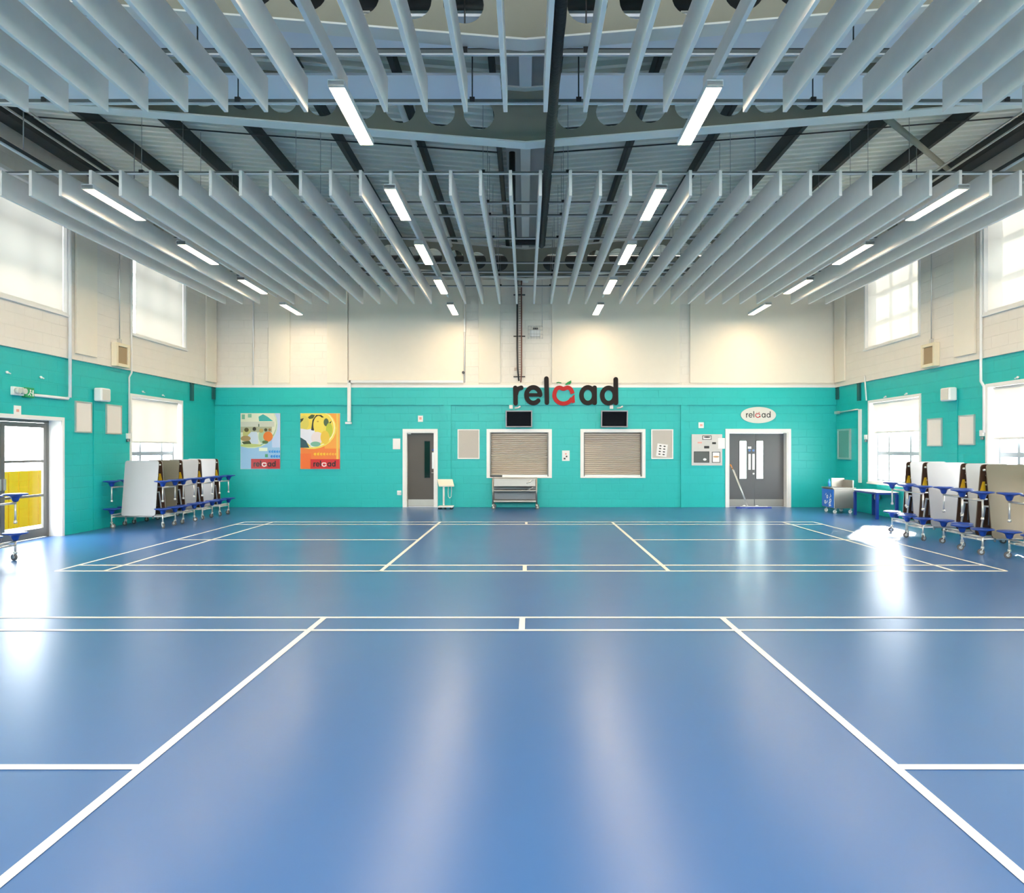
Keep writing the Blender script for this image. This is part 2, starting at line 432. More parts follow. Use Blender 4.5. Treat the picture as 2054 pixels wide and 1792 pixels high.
# ------------------------------------------------------------------ hanging baffles
ORD = ['zeroth', 'first', 'second', 'third', 'fourth', 'fifth', 'sixth', 'seventh', 'eighth', 'ninth', 'tenth', 'eleventh', 'twelfth', 'thirteenth', 'fourteenth', 'fifteenth', 'sixteenth', 'seventeenth', 'eighteenth']
def fin_mesh(L, h):
    bm = NB(); t = .0225
    box(bm, -t, t, 0, L, 0, h)
    bmesh.ops.recalc_face_normals(bm, faces=bm.faces)
    bmesh.ops.bevel(bm, geom=list(bm.edges), offset=.004, segments=1, affect='EDGES')
    me = bpy.data.meshes.new('hanging_baffle'); bm.to_mesh(me); bm.free(); me.materials.append(M_fin); return me
ZF0, ZF1 = CZ + 3.63, CZ + 4.0
ZLAMP = CZ + 3.72
for bank, y0, L, n in (('farther', 9.62, 7.2, 18), ('nearer', .3, 6.94, 14)):
    full = fin_mesh(L, ZF1 - ZF0); short = fin_mesh(L, ZF1 - ZLAMP - .075)
    for sgn, side in ((-1, 'left'), (1, 'right')):
        for k in range(n):
            lampfin = k in (4, 14)
            o = bpy.data.objects.new('hanging_baffle', short if lampfin else full); col.objects.link(o)
            o.location = (sgn * (.215 + .43 * k), y0, ZLAMP + .075 if lampfin else ZF0)
            if k == 0: lab = f'pale hanging baffle in the {bank} bank, directly {side} of the roof valley'
            elif lampfin: lab = f'shallow pale baffle above lamps in the {bank} bank, {ORD[k + 1]} to the {side} of the valley'
            else: lab = f'pale hanging baffle in the {bank} bank, {ORD[k + 1]} to the {side} of the roof valley'
            tag(o, lab, 'acoustic baffle', f'acoustic baffles of the {bank} bank')
# suspension rails across the hall
def rail(Y, z, x, label, thick=.035, group='baffle suspension rails'):
    r = thing('suspension_rail', label, 'rail', (0, Y, z), group)
    bm = NB(); box(bm, -x, x, -.02, .02, .018, .018 + thick); obj('channel', bm, M_rail, r)
    bm = NB(); box(bm, -x, x, -.014, .014, 0, .018); obj('lower_strip', bm, M_railw, r)['label'] = 'white lower strip'
    for sx in (-5.6, -3.35, -.62, .62, 3.35, 5.6):
        if abs(sx) < x:
            bm = NB(); tube(bm, [(sx, 0, .018 + thick), (sx, 0, CZ + 5.0 + SL * abs(sx) - z)], .008 if thick > .03 else .004, 6); rod = obj('hanger_rod', bm, M_blackp if thick > .03 else M_grey, r)
            bm = NB(); box(bm, sx - .03, sx + .03, -.03, .03, .02, .02 + thick + .02); obj('clamp', bm, M_blackp, rod)
rail(6.86, CZ + 4.02, 6.0, 'grey suspension rail over the nearer bank of baffles')
rail(7.83, CZ + 4.02, 8.2, 'grey suspension rail just beyond the ends of the nearer bank')
for i, Y in enumerate((9.80, 10.98, 11.58, 12.82, 14.5, 15.25, 15.6, 16.6)):
    rail(Y, CZ + 4.005, 7.6, f'thin grey rail over the farther baffles, {ORD[i + 1]} from the viewer', .022, 'thin rails over the farther bank')
for sgn, s in ((-1, 'left'), (1, 'right')):
    t = thing('runner_rail', f'dark runner rail with white edge hung near the {s} wall eaves', 'rail', (sgn * 6.99, 0, CZ + 4.07), 'runner rails')
    bm = NB(); box(bm, -.03, .03, 7.9, 17.0, .02, .07); obj('channel', bm, M_purl, t)
    bm = NB(); box(bm, -.02, .02, 7.9, 17.0, 0, .02); obj('lower_strip', bm, M_railw, t)['label'] = 'white lower strip'
    for yy in (8.6, 9.35, 12.0, 15.0):
        bm = NB(); tube(bm, [(0, yy, .07), (0, yy, 1.4)], .008, 6); obj('hanger_rod', bm, M_grey, t)
    for k, (x, h) in enumerate(((7.5, 4.93), (7.5, 5.09))):
        bm = NB(); tube(bm, [(sgn * x, 4.0, CZ + h), (sgn * x, D, CZ + h)], .018, 8)
        tag(obj('conduit_pipe', bm, M_alu), f'{"lower" if k == 0 else "upper"} of two thin pale pipes under the roof near the {s} wall', 'pipe', 'roof conduit pipes')

# lamps
def make_lamp(label):
    t = thing('strip_lamp', label, 'lamp', (0, 0, 0), 'warm white strip lamps')
    bm = NB(); L = 1.35
    box(bm, -.085, .085, 0, L, .006, .062)
    for e in (-1, 1): box(bm, e * .077, e * .085, 0, L, -.006, .006)
    obj('housing', bm, M_railw, t, bevel=.008)
    bm = NB()
    prof = [(-.076, .004), (-.06, -.002), (0, -.006), (.06, -.002), (.076, .004)]
    for (a, za), (b, zb) in zip(prof, prof[1:]): quad(bm, [(a, .03, za), (b, .03, zb), (b, L - .03, zb), (a, L - .03, za)], 0)
    bm.faces.new([bm.verts.new((a, .03, z)) for a, z in prof]); bm.faces.new([bm.verts.new((a, L - .03, z)) for a, z in reversed(prof)])
    obj('diffuser', bm, M_lamp, t)['label'] = 'glowing diffuser'
    for y in (0, L - .03):
        bm = NB(); box(bm, -.08, .08, y, y + .03, -.008, .05); obj('end_cap', bm, M_alu, t)
    for y in (.25, L - .25):
        bm = NB(); tube(bm, [(0, y, .062), (0, y, .084)], .004, 5); obj('hanger_wire', bm, M_grey, t)
    return t
proto = None
def place_lamp(x, y, label):
    global proto
    if proto is None: proto = make_lamp(label); proto.location = (x, y, ZLAMP - .01)
    else: dup(proto, (x, y, ZLAMP - .01), label)
ROWS = ((-6.235, 'outer left'), (-1.935, 'inner left'), (1.935, 'inner right'), (6.235, 'outer right'))
for x, r in ROWS:
    for i, y in enumerate((9.55, 12.15, 14.70, 17.22)):
        place_lamp(x, y, f'lit strip lamp under the farther baffles, {r} row, {ORD[i + 1]} from the viewer')
for x, s in ((-1.935, 'left'), (1.935, 'right')):
    place_lamp(x, 6.85, f'lit strip lamp at the end of the nearer baffles, {s} one of the pair')
# the same fittings carry on behind the picture
for x in (-6.235, -1.935, 1.935, 6.235):
    for y in (6.85, 4.05, 1.45, -1.2, -3.6):
        if y == 6.85 and abs(x) < 3: continue
        ld = bpy.data.lights.new('hall_lamp', 'AREA'); ld.shape = 'RECTANGLE'; ld.size = .15; ld.size_y = 1.35
        ld.color = (1.0, .77, .50); ld.energy = LAMP * PI * .15 * 1.35
        lo = bpy.data.objects.new('hall_lamp', ld); col.objects.link(lo); lo.location = (x, y + .67, ZLAMP - .03)

# black lagged drain pipe along the valley
t = thing('drain_pipe', 'thick black lagged drain pipe running along the roof valley', 'pipe', (0, 0, 0))
bm = NB(); z = CZ + 3.935; X = .312; pts = []
for i in range(45):
    pts.append((X + .003 * math.sin(i * 2.1), 1.0 + i * .272, z + .003 * math.cos(i * 1.7)))
pts += [(X, 13.1, z + .06), (X, 13.3, z + .19)]
tube(bm, pts, .060, 12); obj('main_run', bm, M_black, t)
z = CZ + 4.125
bm = NB(); tube(bm, [(X, 13.3, z), (X - .06, 13.36, z), (-.12, 13.36, z), (-.2, 13.34, z)], .068, 12); obj('cross_run', bm, M_black, t)
bm = NB(); tube(bm, [(-.2, 13.34, z - .01), (-.22, 13.1, z + .04), (-.22, 11.3, z + .16), (-.22, 11.1, z + .3), (-.22, 11.05, z + .76)], .05, 10); obj('branch', bm, M_black, t)
bm = NB(); tube(bm, [(4.9, 9.12, CZ + 4.5), (8.2, 13.0, CZ + 5.4)], .045, 10)
tag(obj('brace_pipe', bm, M_beam), 'pale diagonal brace tube under the roof on the right', 'brace')
bm = NB(); tube(bm, [(-1.78, 9.0, CZ + 4.86), (-1.78, D, CZ + 4.86)], .04, 8)
tag(obj('roof_pipe', bm, M_valley), 'long pale pipe beside a dark purlin left of the valley', 'pipe')
for i, y in enumerate((10.2, 11.0)):
    for sgn, s in ((-1, 'left'), (1, 'right')):
        bm = NB(); tube(bm, [(sgn * .45, y, CZ + 4.86), (sgn * 4.4, y, CZ + 5.15), (sgn * 8.5, y, CZ + 5.48)], .012, 6)
        tag(obj('tie_rod', bm, M_purl), f'{"nearer" if i == 0 else "farther"} thin dark tie rod across the {s} roof purlins', 'rod', 'roof tie rods')
for i, (y, h) in enumerate(((7.25, 4.92), (7.68, 4.60))):
    for sgn, s in ((-1, 'left'), (1, 'right')):
        bm = NB(); tube(bm, [(sgn * .35, y, CZ + h), (sgn * 7.3, y, CZ + h)], .16 if i == 0 else .085, 10)
        tag(obj('hanging_duct', bm, M_purl), f'{"thick dark duct seen through the openings of the nearest beam" if i == 0 else "thin dark duct in the gap between white soffits"}, {s} half', 'duct', 'dark ducts in the soffit gap')

t = thing('hanging_duct', 'large dark duct behind the round openings of the farthest roof beam', 'duct', (0, 17.02, CZ + 4.66))
bm = NB(); tube(bm, [(-7.3, 0, 0), (7.3, 0, 0)], .24, 14); obj('duct_body', bm, M_purl, t)
for i in range(9):
    bm = NB(); tube(bm, [(-7.2 + i * 1.8, 0, 0), (-7.16 + i * 1.8, 0, 0)], .255, 14); obj('joint_ring', bm, M_rail, t)
# ------------------------------------------------------------------ windows, blinds, doors
def window(n, P, u0, u1, v0, v1, mull, trans, rec=.2):
    bm = NB()
    # white lining of the reveal with a small architrave
    w = .045
    frame(bm, P, u0 - .02, u1 + .02, v0 - .03, v1 + .02, .065, -rec, .018)
    o = obj(f'window_{n}', bm, M_white, kind='structure')
    bm = NB(); a, b, c, d = u0 + .045, u1 - .045, v0 + .035, v1 - .045
    frame(bm, P, a, b, c, d, .05, -rec - .06, -rec)
    for m in mull: wbox(bm, P, m - .035, m + .035, c + .05, d - .05, -rec - .055, -rec - .002)
    ms = sorted([a + .05] + [x for m in mull for x in (m - .035, m + .035)] + [b - .05])
    for tz in trans:
        for k in range(0, len(ms), 2): wbox(bm, P, ms[k], ms[k + 1], tz - .045, tz + .045, -rec - .058, -rec - .001)
    obj('window_frame', bm, M_wframe, o)
    bm = NB(); quad(bm, [P(a, c, -rec - .03), P(b, c, -rec - .03), P(b, d, -rec - .03), P(a, d, -rec - .03)]); obj('pane', bm, M_glass, o, recalc=False)
    bm = NB(); wbox(bm, P, u0 - .02, u1 + .02, v0 - .04, v0 - .005, -rec, .05); obj('window_sill', bm, M_white, o)
    return o
n = 1
for P in (PLU, PRU):
    for a, b in HIGH:
        window(n, P, a, b, HZ0, HZ1, [a + .75, a + 1.6], [HZ0 + .72, HZ0 + 1.45], .22); n += 1
for P, lst in ((PL, LOWL), (PR, LOWR)):
    for a, b in lst:
        window(n, P, a, b, LZ0, LZ1, [a + .75, a + 1.7], [1.57], .2); n += 1
PF = lambda u, v, t: (u, YN + .002 + t, v)
for a, b in FRONT_FILL:  # added openings, unseen, so daylight reaches the baffles and deck
    window(n, PF, a, b, 3.5, 6.4, [(a + b) / 2], [4.9], .2); n += 1
def blind(P, u0, u1, v0, v1, t, label):
    r = thing('roller_blind', label, 'blind', P((u0 + u1) / 2, v0, t), 'window roller blinds')
    c = Vector(P((u0 + u1) / 2, v0, t)); Q = lambda u, v, tt: tuple(Vector(P(u, v, tt)) - c)
    bm = NB(); ns = 16
    for i in range(ns):
        va, vb = v0 + (v1 - v0) * i / ns, v0 + (v1 - v0) * (i + 1) / ns
        quad(bm, [Q(u0, va, t), Q(u1, va, t), Q(u1, vb, t), Q(u0, vb, t)])
    obj('fabric', bm, M_blind, r, recalc=False)
    bm = NB(); tube(bm, [Q(u0 - .02, v1 + .02, t - .02), Q(u1 + .02, v1 + .02, t - .02)], .03, 10); obj('roller_tube', bm, M_white, r)
    bm = NB(); wbox(bm, Q, u0, u1, v0 - .02, v0 + .02, t - .012, t + .012); obj('bottom_bar', bm, M_plas, r)
    bm = NB(); tube(bm, [Q(u1 + .01, v1, t), Q(u1 + .01, v0 + .2, t)], .004, 5); obj('pull_chain', bm, M_plas, r)
blind(PLU, 15.42, 17.55, HZ0 + .04, HZ1 - .1, -.06, 'cream roller blind on the high left window nearer the back wall')
blind(PLU, 10.72, 13.0, HZ0 + .06, HZ1 - .1, -.06, 'cream roller blind on the high window above the glazed door')
blind(PRU, 15.155, 17.58, HZ0 + .04, HZ1 - .1, -.06, 'sunlit roller blind on the high right window nearer the back wall')
blind(PRU, 10.66, 13.04, HZ0 + .06, HZ1 - .1, -.06, 'sunlit roller blind on the high right window at the picture edge')
blind(PL, 15.3, 17.4, 1.84, LZ1 - .1, -.07, 'half lowered cream blind on the low left window behind folded tables')
blind(PR, 15.3, 17.4, 2.10, LZ1 - .1, -.07, 'half lowered blind on the low right window above the blue legged table')
blind(PR, 10.85, 12.92, 1.88, LZ1 - .1, -.07, 'half lowered blind on the low right window at the picture edge')
for P in (PLU, PRU):
    for a, b in HIGH[2:]:
        bm = NB(); quad(bm, [P(a + .004, HZ0 + .004, -.06), P(b - .004, HZ0 + .004, -.06), P(b - .004, HZ1 - .004, -.06), P(a + .004, HZ1 - .004, -.06)])
        obj('window_blind_panel', bm, M_blind, kind='structure', recalc=False)

# door 1: glazed double door in the left wall
bm = NB(); frame(bm, PL, LD0, LD1, 0, LDZ, .035, -.27, .006, bottom=False)
frame(bm, PL, LD0 - .03, LD1 + .03, 0, LDZ + .03, .065, .0, .02, bottom=False)
d1 = obj('door_1', bm, M_white, kind='structure')
bm = NB(); frame(bm, PL, LD0 + .035, LD1 - .035, 0, LDZ - .035, .05, -.30, -.24, bottom=False)
obj('door_frame', bm, M_dframe, d1)
mid = (LD0 + LD1) / 2
for a, b in ((LD0 + .085, mid - .004), (mid + .004, LD1 - .085)):
    bm = NB(); frame(bm, PL, a, b, .01, LDZ - .09, .085, -.29, -.245, wb=.17)
    for z in (.80, 1.45): wbox(bm, PL, a + .085, b - .085, z - .022, z + .022, -.285, -.25)
    leaf = obj('door_leaf', bm, M_dframe, d1)
    bm = NB(); quad(bm, [PL(a + .085, .18, -.268), PL(b - .085, .18, -.268), PL(b - .085, LDZ - .175, -.268), PL(a + .085, LDZ - .175, -.268)]); obj('pane', bm, M_glass, leaf, recalc=False)
    bm = NB(); e = b - .05 if a < mid - .5 else a + .05
    wbox(bm, PL, e - .03, e + .03, .95, 1.15, -.245, -.215); obj('handle', bm, M_alu, leaf)
# door 2: single dark door in the back wall, door 3: grey double door
def back_door(n, x0, x1, ztop, leaves, leafmat, rec, arch):
    bm = NB(); P = PB
    frame(bm, P, x0 - arch, x1 + arch, 0, ztop + arch, arch, 0, .022, bottom=False)
    frame(bm, P, x0, x1, 0, ztop, .03, -rec - .06, 0, bottom=False)
    o = obj(f'door_{n}', bm, M_white, kind='structure')
    return o
x0, x1, zt = DL[0], DL[1], DL[3]
d2 = back_door(2, x0, x1, zt, 1, M_dkdoor, .16, .088)
a, b = x0 + .033, x1 - .033; gx0, gx1, gz0, gz1 = bx(849), bx(861.5), bz(960), bz(884.5)
bm = NB()
for u0, u1, v0, v1 in ((a, gx0, .02, zt - .035), (gx1, b, .02, zt - .035), (gx0, gx1, .02, gz0), (gx0, gx1, gz1, zt - .035)): wbox(bm, PB, u0, u1, v0, v1, -.21, -.165)
lf = obj('door_leaf', bm, M_dkdoor, d2)
bm = NB(); wbox(bm, PB, gx0, gx1, gz0, gz1, -.195, -.18); obj('pane', bm, M_dkglass, lf)
bm = NB(); frame(bm, PB, gx0, gx1, gz0, gz1, .012, -.18, -.16); obj('glazing_bead', bm, M_blackp, lf)
bm = NB(); wbox(bm, PB, a, b, .03, bz(1003), -.165, -.158); obj('kick_plate', bm, M_steel, lf)
bm = NB(); wbox(bm, PB, bx(865), bx(869), bz(941), bz(908), -.165, -.158); obj('push_plate', bm, M_alu, lf)
bm = NB(); tube(bm, [PB(bx(867.5), bz(949), -.165), PB(bx(867.5), bz(949), -.12), PB(bx(864), bz(949), -.12)], .012, 8); obj('handle', bm, M_alu, lf)
bm = NB(); prism(bm, ell(bx(867), bz(903), .032, .032, 16), PB, -.165, -.162); obj('blue_disc', bm, M_bluem, lf)
bm = NB(); wbox(bm, PB, bx(816), bx(823), bz(871), bz(867.5), -.165, -.10); obj('door_closer', bm, M_alu, lf)
bm = NB(); wbox(bm, PB, x0, x1, -.0, .02, -.25, -.16); obj('threshold', bm, M_alu, d2)
x0, x1, zt = DR[0], DR[1], DR[3]
d3 = back_door(3, x0, x1, zt, 2, M_grdoor, .22, .09)
xm = (x0 + x1) / 2 - .03
for a, b, g0, g1 in ((x0 + .033, xm - .003, bx(1487.5), bx(1503)), (xm + .003, x1 - .033, bx(1522), bx(1537))):
    gz0, gz1 = bz(962), bz(884); bm = NB()
    for u0, u1, v0, v1 in ((a, g0, .02, zt - .035), (g1, b, .02, zt - .035), (g0, g1, .02, gz0), (g0, g1, gz1, zt - .035)): wbox(bm, PB, u0, u1, v0, v1, -.27, -.225)
    lf = obj('door_leaf', bm, M_grdoor, d3)
    bm = NB(); quad(bm, [PB(g0, gz0, -.25), PB(g1, gz0, -.25), PB(g1, gz1, -.25), PB(g0, gz1, -.25)]); obj('pane', bm, M_glass, lf, recalc=False)
    bm = NB(); frame(bm, PB, g0, g1, gz0, gz1, .012, -.225, -.212); obj('glazing_bead', bm, M_blackp, lf)
    bm = NB(); wbox(bm, PB, a + .01, b - .01, .03, bz(1003), -.225, -.218); obj('kick_plate', bm, M_steel, lf)
    e = bx(1508.5) if a < xm - .3 else bx(1516.5)
    bm = NB(); wbox(bm, PB, e - .035, e + .035, bz(943), bz(911), -.225, -.218); obj('push_plate', bm, M_alu, lf)
    bm = NB(); prism(bm, ell(e, bz(904), .034, .034, 16), PB, -.225, -.221); obj('blue_disc', bm, mat('sign_blue', (.10, .22, .50), .5), lf)
bm = NB(); wbox(bm, PB, bx(1505), bx(1512), bz(900.5), bz(896), -.225, -.215); obj('white_notice', bm, M_paper, d3)
bm = NB(); tube(bm, [PB(bx(1516), bz(951), -.225), PB(bx(1516), bz(951), -.18)], .028, 10); obj('door_knob', bm, M_chrome, d3)
bm = NB(); wbox(bm, PB, x0, x1, 0, .02, -.3, -.225); obj('threshold', bm, M_alu, d3)

# ------------------------------------------------------------------ serving shutters
def shutter(h, label):
    x0, x1, z0, z1 = h
    t = thing('roller_shutter', label, 'shutter', (0, 0, 0), 'serving hatch shutters')
    bm = NB(); a = .085
    frame(bm, PB, x0 - a, x1 + a, z0 - .03, z1 + a, a, 0, .03, wb=.028); frame(bm, PB, x0, x1, z0, z1, .012, -.14, 0)
    obj('surround', bm, M_white, t)
    for xx in (x0 + .012, x1 - .042):
        bm = NB(); wbox(bm, PB, xx, xx + .03, z0 + .012, z1 - .012, -.13, -.02); obj('guide_rail', bm, M_dframe, t)
    bm = NB(); n = 21; xs = (x0 + .045, x1 - .045); zz0, zz1 = z0 + .05, z1 - .012; prof = []
    for i in range(n):
        p = (zz1 - zz0) / n; za = zz0 + i * p
        prof += [(za, -.118)] + [(za + p * (.12 + .76 * k / 4), -.118 + .03 * math.sin(PI * k / 4)) for k in range(5)]
    prof.append((zz1, -.118))
    A = [bm.verts.new(PB(xs[0], z, tt)) for z, tt in prof]; B = [bm.verts.new(PB(xs[1], z, tt)) for z, tt in prof]
    for i in range(len(prof) - 1): bm.faces.new((A[i], B[i], B[i + 1], A[i + 1]))
    obj('slat_curtain', bm, M_shut, t)
    bm = NB(); wbox(bm, PB, x0 + .04, x1 - .04, z0 + .012, z0 + .06, -.13, -.085); obj('bottom_rail', bm, M_alu, t)
    return t
shutter(SH1, 'closed roller shutter of the serving hatch above the steel trolley')
shutter(SH2, 'closed roller shutter of the serving hatch nearer the double door')
bm = NB(); box(bm, bx(983), bx(1007.5), D - .032, D - .006, bz(957) + .002, bz(957) + .05)
tag(obj('black_bar', bm, M_blackp), 'thin black bar resting on the sill of the left serving hatch', 'bar')

# ------------------------------------------------------------------ the word reload
KS = .1217 / SB
def logo(parent, P, u, v, k, t0, t1, m_let, m_ring, m_leaf, stroke=75, one=None, idx=None):
    """letters drawn from their strokes; coordinates as surveyed on the big wall sign. one = put all in one mesh with material slots idx"""
    f = lambda pts: [(u + (x - 1030) * k, v + (440 - y) * k) for x, y in pts]
    w = stroke * k; e = stroke - 75
    def ringo(bm, cx, cy, rx, ry, mi):
        ring(bm, f(ell(cx, cy, rx + stroke / 2, ry + stroke / 2, 36)), f(ell(cx, cy, rx - stroke / 2, ry - stroke / 2, 36)), P, t0, t1, mi)
    def r_(bm, mi):
        prism(bm, ribbon(f([(195, 320), (198, 450), (200, 572)]), w), P, t0, t1, mi)
        prism(bm, ribbon(f([(205, 420), (218, 370), (245, 335), (292, 318)]), w), P, t0, t1 + .0008, mi)
    def e_(bm, mi):
        arc = [(490 + 113 * math.cos(a), 440 - 128 * math.sin(a)) for a in [(.05 + 5.45 * i / 40) for i in range(41)]]
        prism(bm, ribbon(f(arc), w), P, t0, t1, mi); prism(bm, ribbon(f([(400, 436), (596, 436)]), w * .75, False), P, t0, t1 + .0008, mi)
    def l_(bm, mi): prism(bm, ribbon(f([(705, 168), (714, 562)]), w), P, t0, t1, mi)
    def a_(bm, mi): ringo(bm, 1385, 440, 105, 128, mi); prism(bm, ribbon(f([(1495, 318), (1497, 565)]), w), P, t0, t1 + .0008, mi)
    def d_(bm, mi): ringo(bm, 1725, 445, 105, 125, mi); prism(bm, ribbon(f([(1843, 180), (1846, 565)]), w), P, t0, t1 + .0008, mi)
    def apple(bm, mi):
        pts = []; N = 44
        for i in range(N + 1):
            a = .18 + (2 * PI - .55) * i / N
            dip = 34 * math.exp(-((a - PI / 2) / .33) ** 2)
            bul = 10 * math.exp(-((abs(a - PI / 2) - .75) / .35) ** 2)
            pts.append((985 + (150 + bul) * math.cos(a), 440 - (138 + bul - dip) * math.sin(a)))
        prism(bm, ribbon(f(pts), stroke * .9 * k, False), P, t0, t1, mi)
        prism(bm, f([(1070, 520), (1165, 425), (1172, 560), (1130, 572)]), P, t0, t1 + .0008, mi)
    def leaf(bm, mi):
        prism(bm, f([(1010, 262), (1050, 228), (1085, 210), (1110, 196), (1114, 232), (1095, 258), (1060, 262), (1030, 272)]), P, t0, t1, mi)
        prism(bm, ribbon(f([(870, 238), (900, 230), (950, 240)]), 12 * k, False), P, t0, t1, mi)
    if one is not None:
        for fn in (r_, e_, l_, a_, d_): fn(one, idx[0])
        apple(one, idx[1])
        if idx[2] is not None: leaf(one, idx[2])
        return
    for fn in (r_, e_, l_, a_, d_):
        bm = NB(); fn(bm, 0); obj('letter', bm, m_let, parent)
    bm = NB(); apple(bm, 0); obj('apple_ring', bm, m_ring, parent)['label'] = 'red apple shaped letter o'
    bm = NB(); leaf(bm, 0); obj('leaf', bm, m_leaf, parent)['label'] = 'green leaf'
UC = bx(1010 + 1030 * .1217); VC = bz(740 + 440 * .1217)
t = thing('wall_sign', 'large black reload lettering with red apple on the back wall', 'sign', (0, 0, 0))
logo(t, PB, UC, VC, KS, .063, .11, M_letter, M_red, M_green)
# oval sign
t = thing('oval_sign', 'oval silver sign reading reload above the grey double door', 'sign', (0, 0, 0))
oc = (bx(1520.5), bz(833))
bm = NB(); prism(bm, ell(*oc, 35.3 / SB, 16.3 / SB, 48), PB, 0, .03); obj('plate', bm, mat('silver_plate', (.62, .60, .55), .4, .2), t)
bm = NB(); logo(None, PB, oc[0] - .00, oc[1] - .01, KS * .237, .03, .034, None, None, None, stroke=58, one=bm, idx=(0, 1, 1))
obj('lettering', bm, [M_ink, M_red], t)

# ------------------------------------------------------------------ posters
def poster(label, X0, cols, shapes, logo_at, group):
    def pu(c): return bx(470 + c * .112)
    def pv(c): return bz(815 + c * .112)
    t = thing('poster', label, 'poster', (0, 0, 0), group)
    bm = NB(); mats = []; names = {}
    def mi(c):
        if c not in names:
            names[c] = len(mats); mats.append(mat('poster_ink_%d' % (len(MATS)), lin(c), .35))
        return names[c]
    lo, hi = X0, X0 + 705
    wbox(bm, PB, pu(lo), pu(hi), pv(1125), pv(130), .0, .018, mi(cols))
    k = 0
    for c, pts in shapes:
        k += 1
        pts = [(min(max(x + X0, lo), hi), min(max(y, 130), 1125)) for x, y in pts]
        bm.faces.new([bm.verts.new(PB(pu(x), pv(y), .018 + .0004 * k)) for x, y in pts]).material_index = mi(c)
    tt = .018 + .0004 * (k + 1)
    logo(None, PB, pu(X0 + logo_at), pv(1045), KS * .212, tt, tt + .001, None, None, None, stroke=88, one=bm, idx=(mi((45, 12, 12)), mi((240, 225, 220)), None))
    obj('printed_board', bm, mats, t)
    bm = NB(); frame(bm, PB, pu(lo) - .004, pu(hi) + .004, pv(1125) - .004, pv(130) + .004, .006, 0, .0195); obj('edge_strip', bm, M_alu, t)
def E(cx, cy, rx, ry, a0=0, a1=2 * PI, n=26): return ell(cx, cy, rx, ry, n, a0, a1, a1 - a0 > 6.2)
def R(x0, y0, x1, y1): return [(x0, y0), (x1, y0), (x1, y1), (x0, y1)]
def marks(c, x0, y, n, w, h):
    out = []
    for i in range(n):
        x = x0 + i * w * 1.25
        out.append((c, E(x, y, w * .5, h * .5))); out.append((c if i % 2 else c, R(x + w * .28, y - h * (.8 if i % 3 == 1 else .5), x + w * .5, y + h * .5)))
    return out
KIDS = [((190, 205, 235), R(560, 0, 705, 1125)), ((150, 190, 225), R(0, 740, 705, 960)), ((215, 225, 190), E(190, 330, 470, 425)), ((95, 165, 150), E(190, 330, 455, 400)), ((225, 225, 200), E(185, 320, 455, 395)),
        ((120, 180, 150), R(20, 150, 75, 235)), ((130, 185, 155), R(130, 140, 195, 205)), ((60, 170, 165), [(330, 270), (320, 190), (400, 145), (480, 190), (580, 270)]),
        ((205, 205, 190), R(0, 280, 600, 370)), ((90, 110, 90), R(315, 320, 335, 420)), ((170, 170, 140), R(0, 370, 560, 470)),
        ((195, 190, 120), E(110, 500, 70, 110)), ((85, 75, 40), E(105, 425, 40, 38)), ((205, 215, 230), [(160, 640), (130, 520), (190, 460), (290, 460), (310, 540), (320, 670), (240, 690)]), ((45, 40, 25), E(245, 410, 32, 34)),
        ((165, 195, 160), E(380, 540, 60, 120)), ((190, 160, 90), E(370, 440, 38, 38)), ((230, 120, 30), E(490, 545, 85, 90)), ((60, 60, 35), E(450, 425, 28, 28)), ((150, 110, 60), E(520, 425, 26, 26)),
        ((170, 140, 90), E(90, 580, 90, 50)), ((60, 75, 35), [(20, 640), (160, 620), (200, 690), (60, 690)]), ((70, 100, 45), E(440, 645, 55, 30)), ((190, 200, 120), E(180, 705, 200, 28)), ((235, 240, 215), R(330, 745, 480, 805))]
KIDS += marks((40, 140, 215), 520, 815, 5, 36, 42) + marks((30, 130, 210), 555, 900, 4, 38, 46) + [((70, 150, 110), R(440, 860, 490, 915)), ((190, 35, 40), R(190, 945, 705, 1120))]
poster('poster of children seen from behind on pale blue, beside the folded tables', 120, (150, 190, 225), KIDS, 435, 'food posters on the back wall')
GIRL = [((240, 160, 60), R(430, 0, 705, 760)), ((235, 195, 80), R(640, 130, 680, 1000)), ((240, 215, 90), E(200, 400, 440, 370)), ((245, 235, 190), E(190, 390, 425, 350)), ((235, 210, 80), E(195, 385, 405, 340)),
        ((215, 200, 90), E(60, 300, 90, 130)), ((60, 70, 40), [(0, 230), (60, 215), (40, 260), (0, 300)]), ((70, 85, 45), [(130, 200), (200, 150), (260, 160), (230, 220), (160, 230)]),
        ((225, 225, 235), [(0, 400), (120, 420), (230, 400), (330, 480), (360, 640), (330, 720), (200, 730), (100, 640), (0, 560)]), ((30, 35, 30), [(190, 430), (215, 250), (280, 160), (370, 160), (420, 200), (300, 220), (250, 300), (240, 440)]),
        ((240, 215, 85), E(325, 340, 95, 165)), ((200, 160, 60), E(310, 275, 18, 12)), ((230, 215, 215), E(300, 570, 110, 110)), ((75, 95, 60), E(460, 290, 45, 70)), ((55, 65, 40), [(470, 330), (560, 260), (540, 310), (490, 350)]),
        ((190, 195, 55), E(515, 430, 60, 130)), ((230, 190, 60), E(440, 560, 80, 120)), ((120, 175, 150), E(270, 680, 90, 45)), ((35, 75, 85), [(0, 560), (100, 620), (160, 745), (0, 745)]), ((235, 110, 40), R(0, 850, 190, 1125))]
GIRL += marks((245, 190, 40), 260, 860, 4, 44, 50) + marks((245, 175, 50), 480, 860, 4, 40, 44) + [((205, 30, 30), R(180, 950, 705, 1122))]
poster('orange poster of a girl in a white top, nearer the dark single door', 1190, (235, 125, 45), GIRL, 435, 'food posters on the back wall')

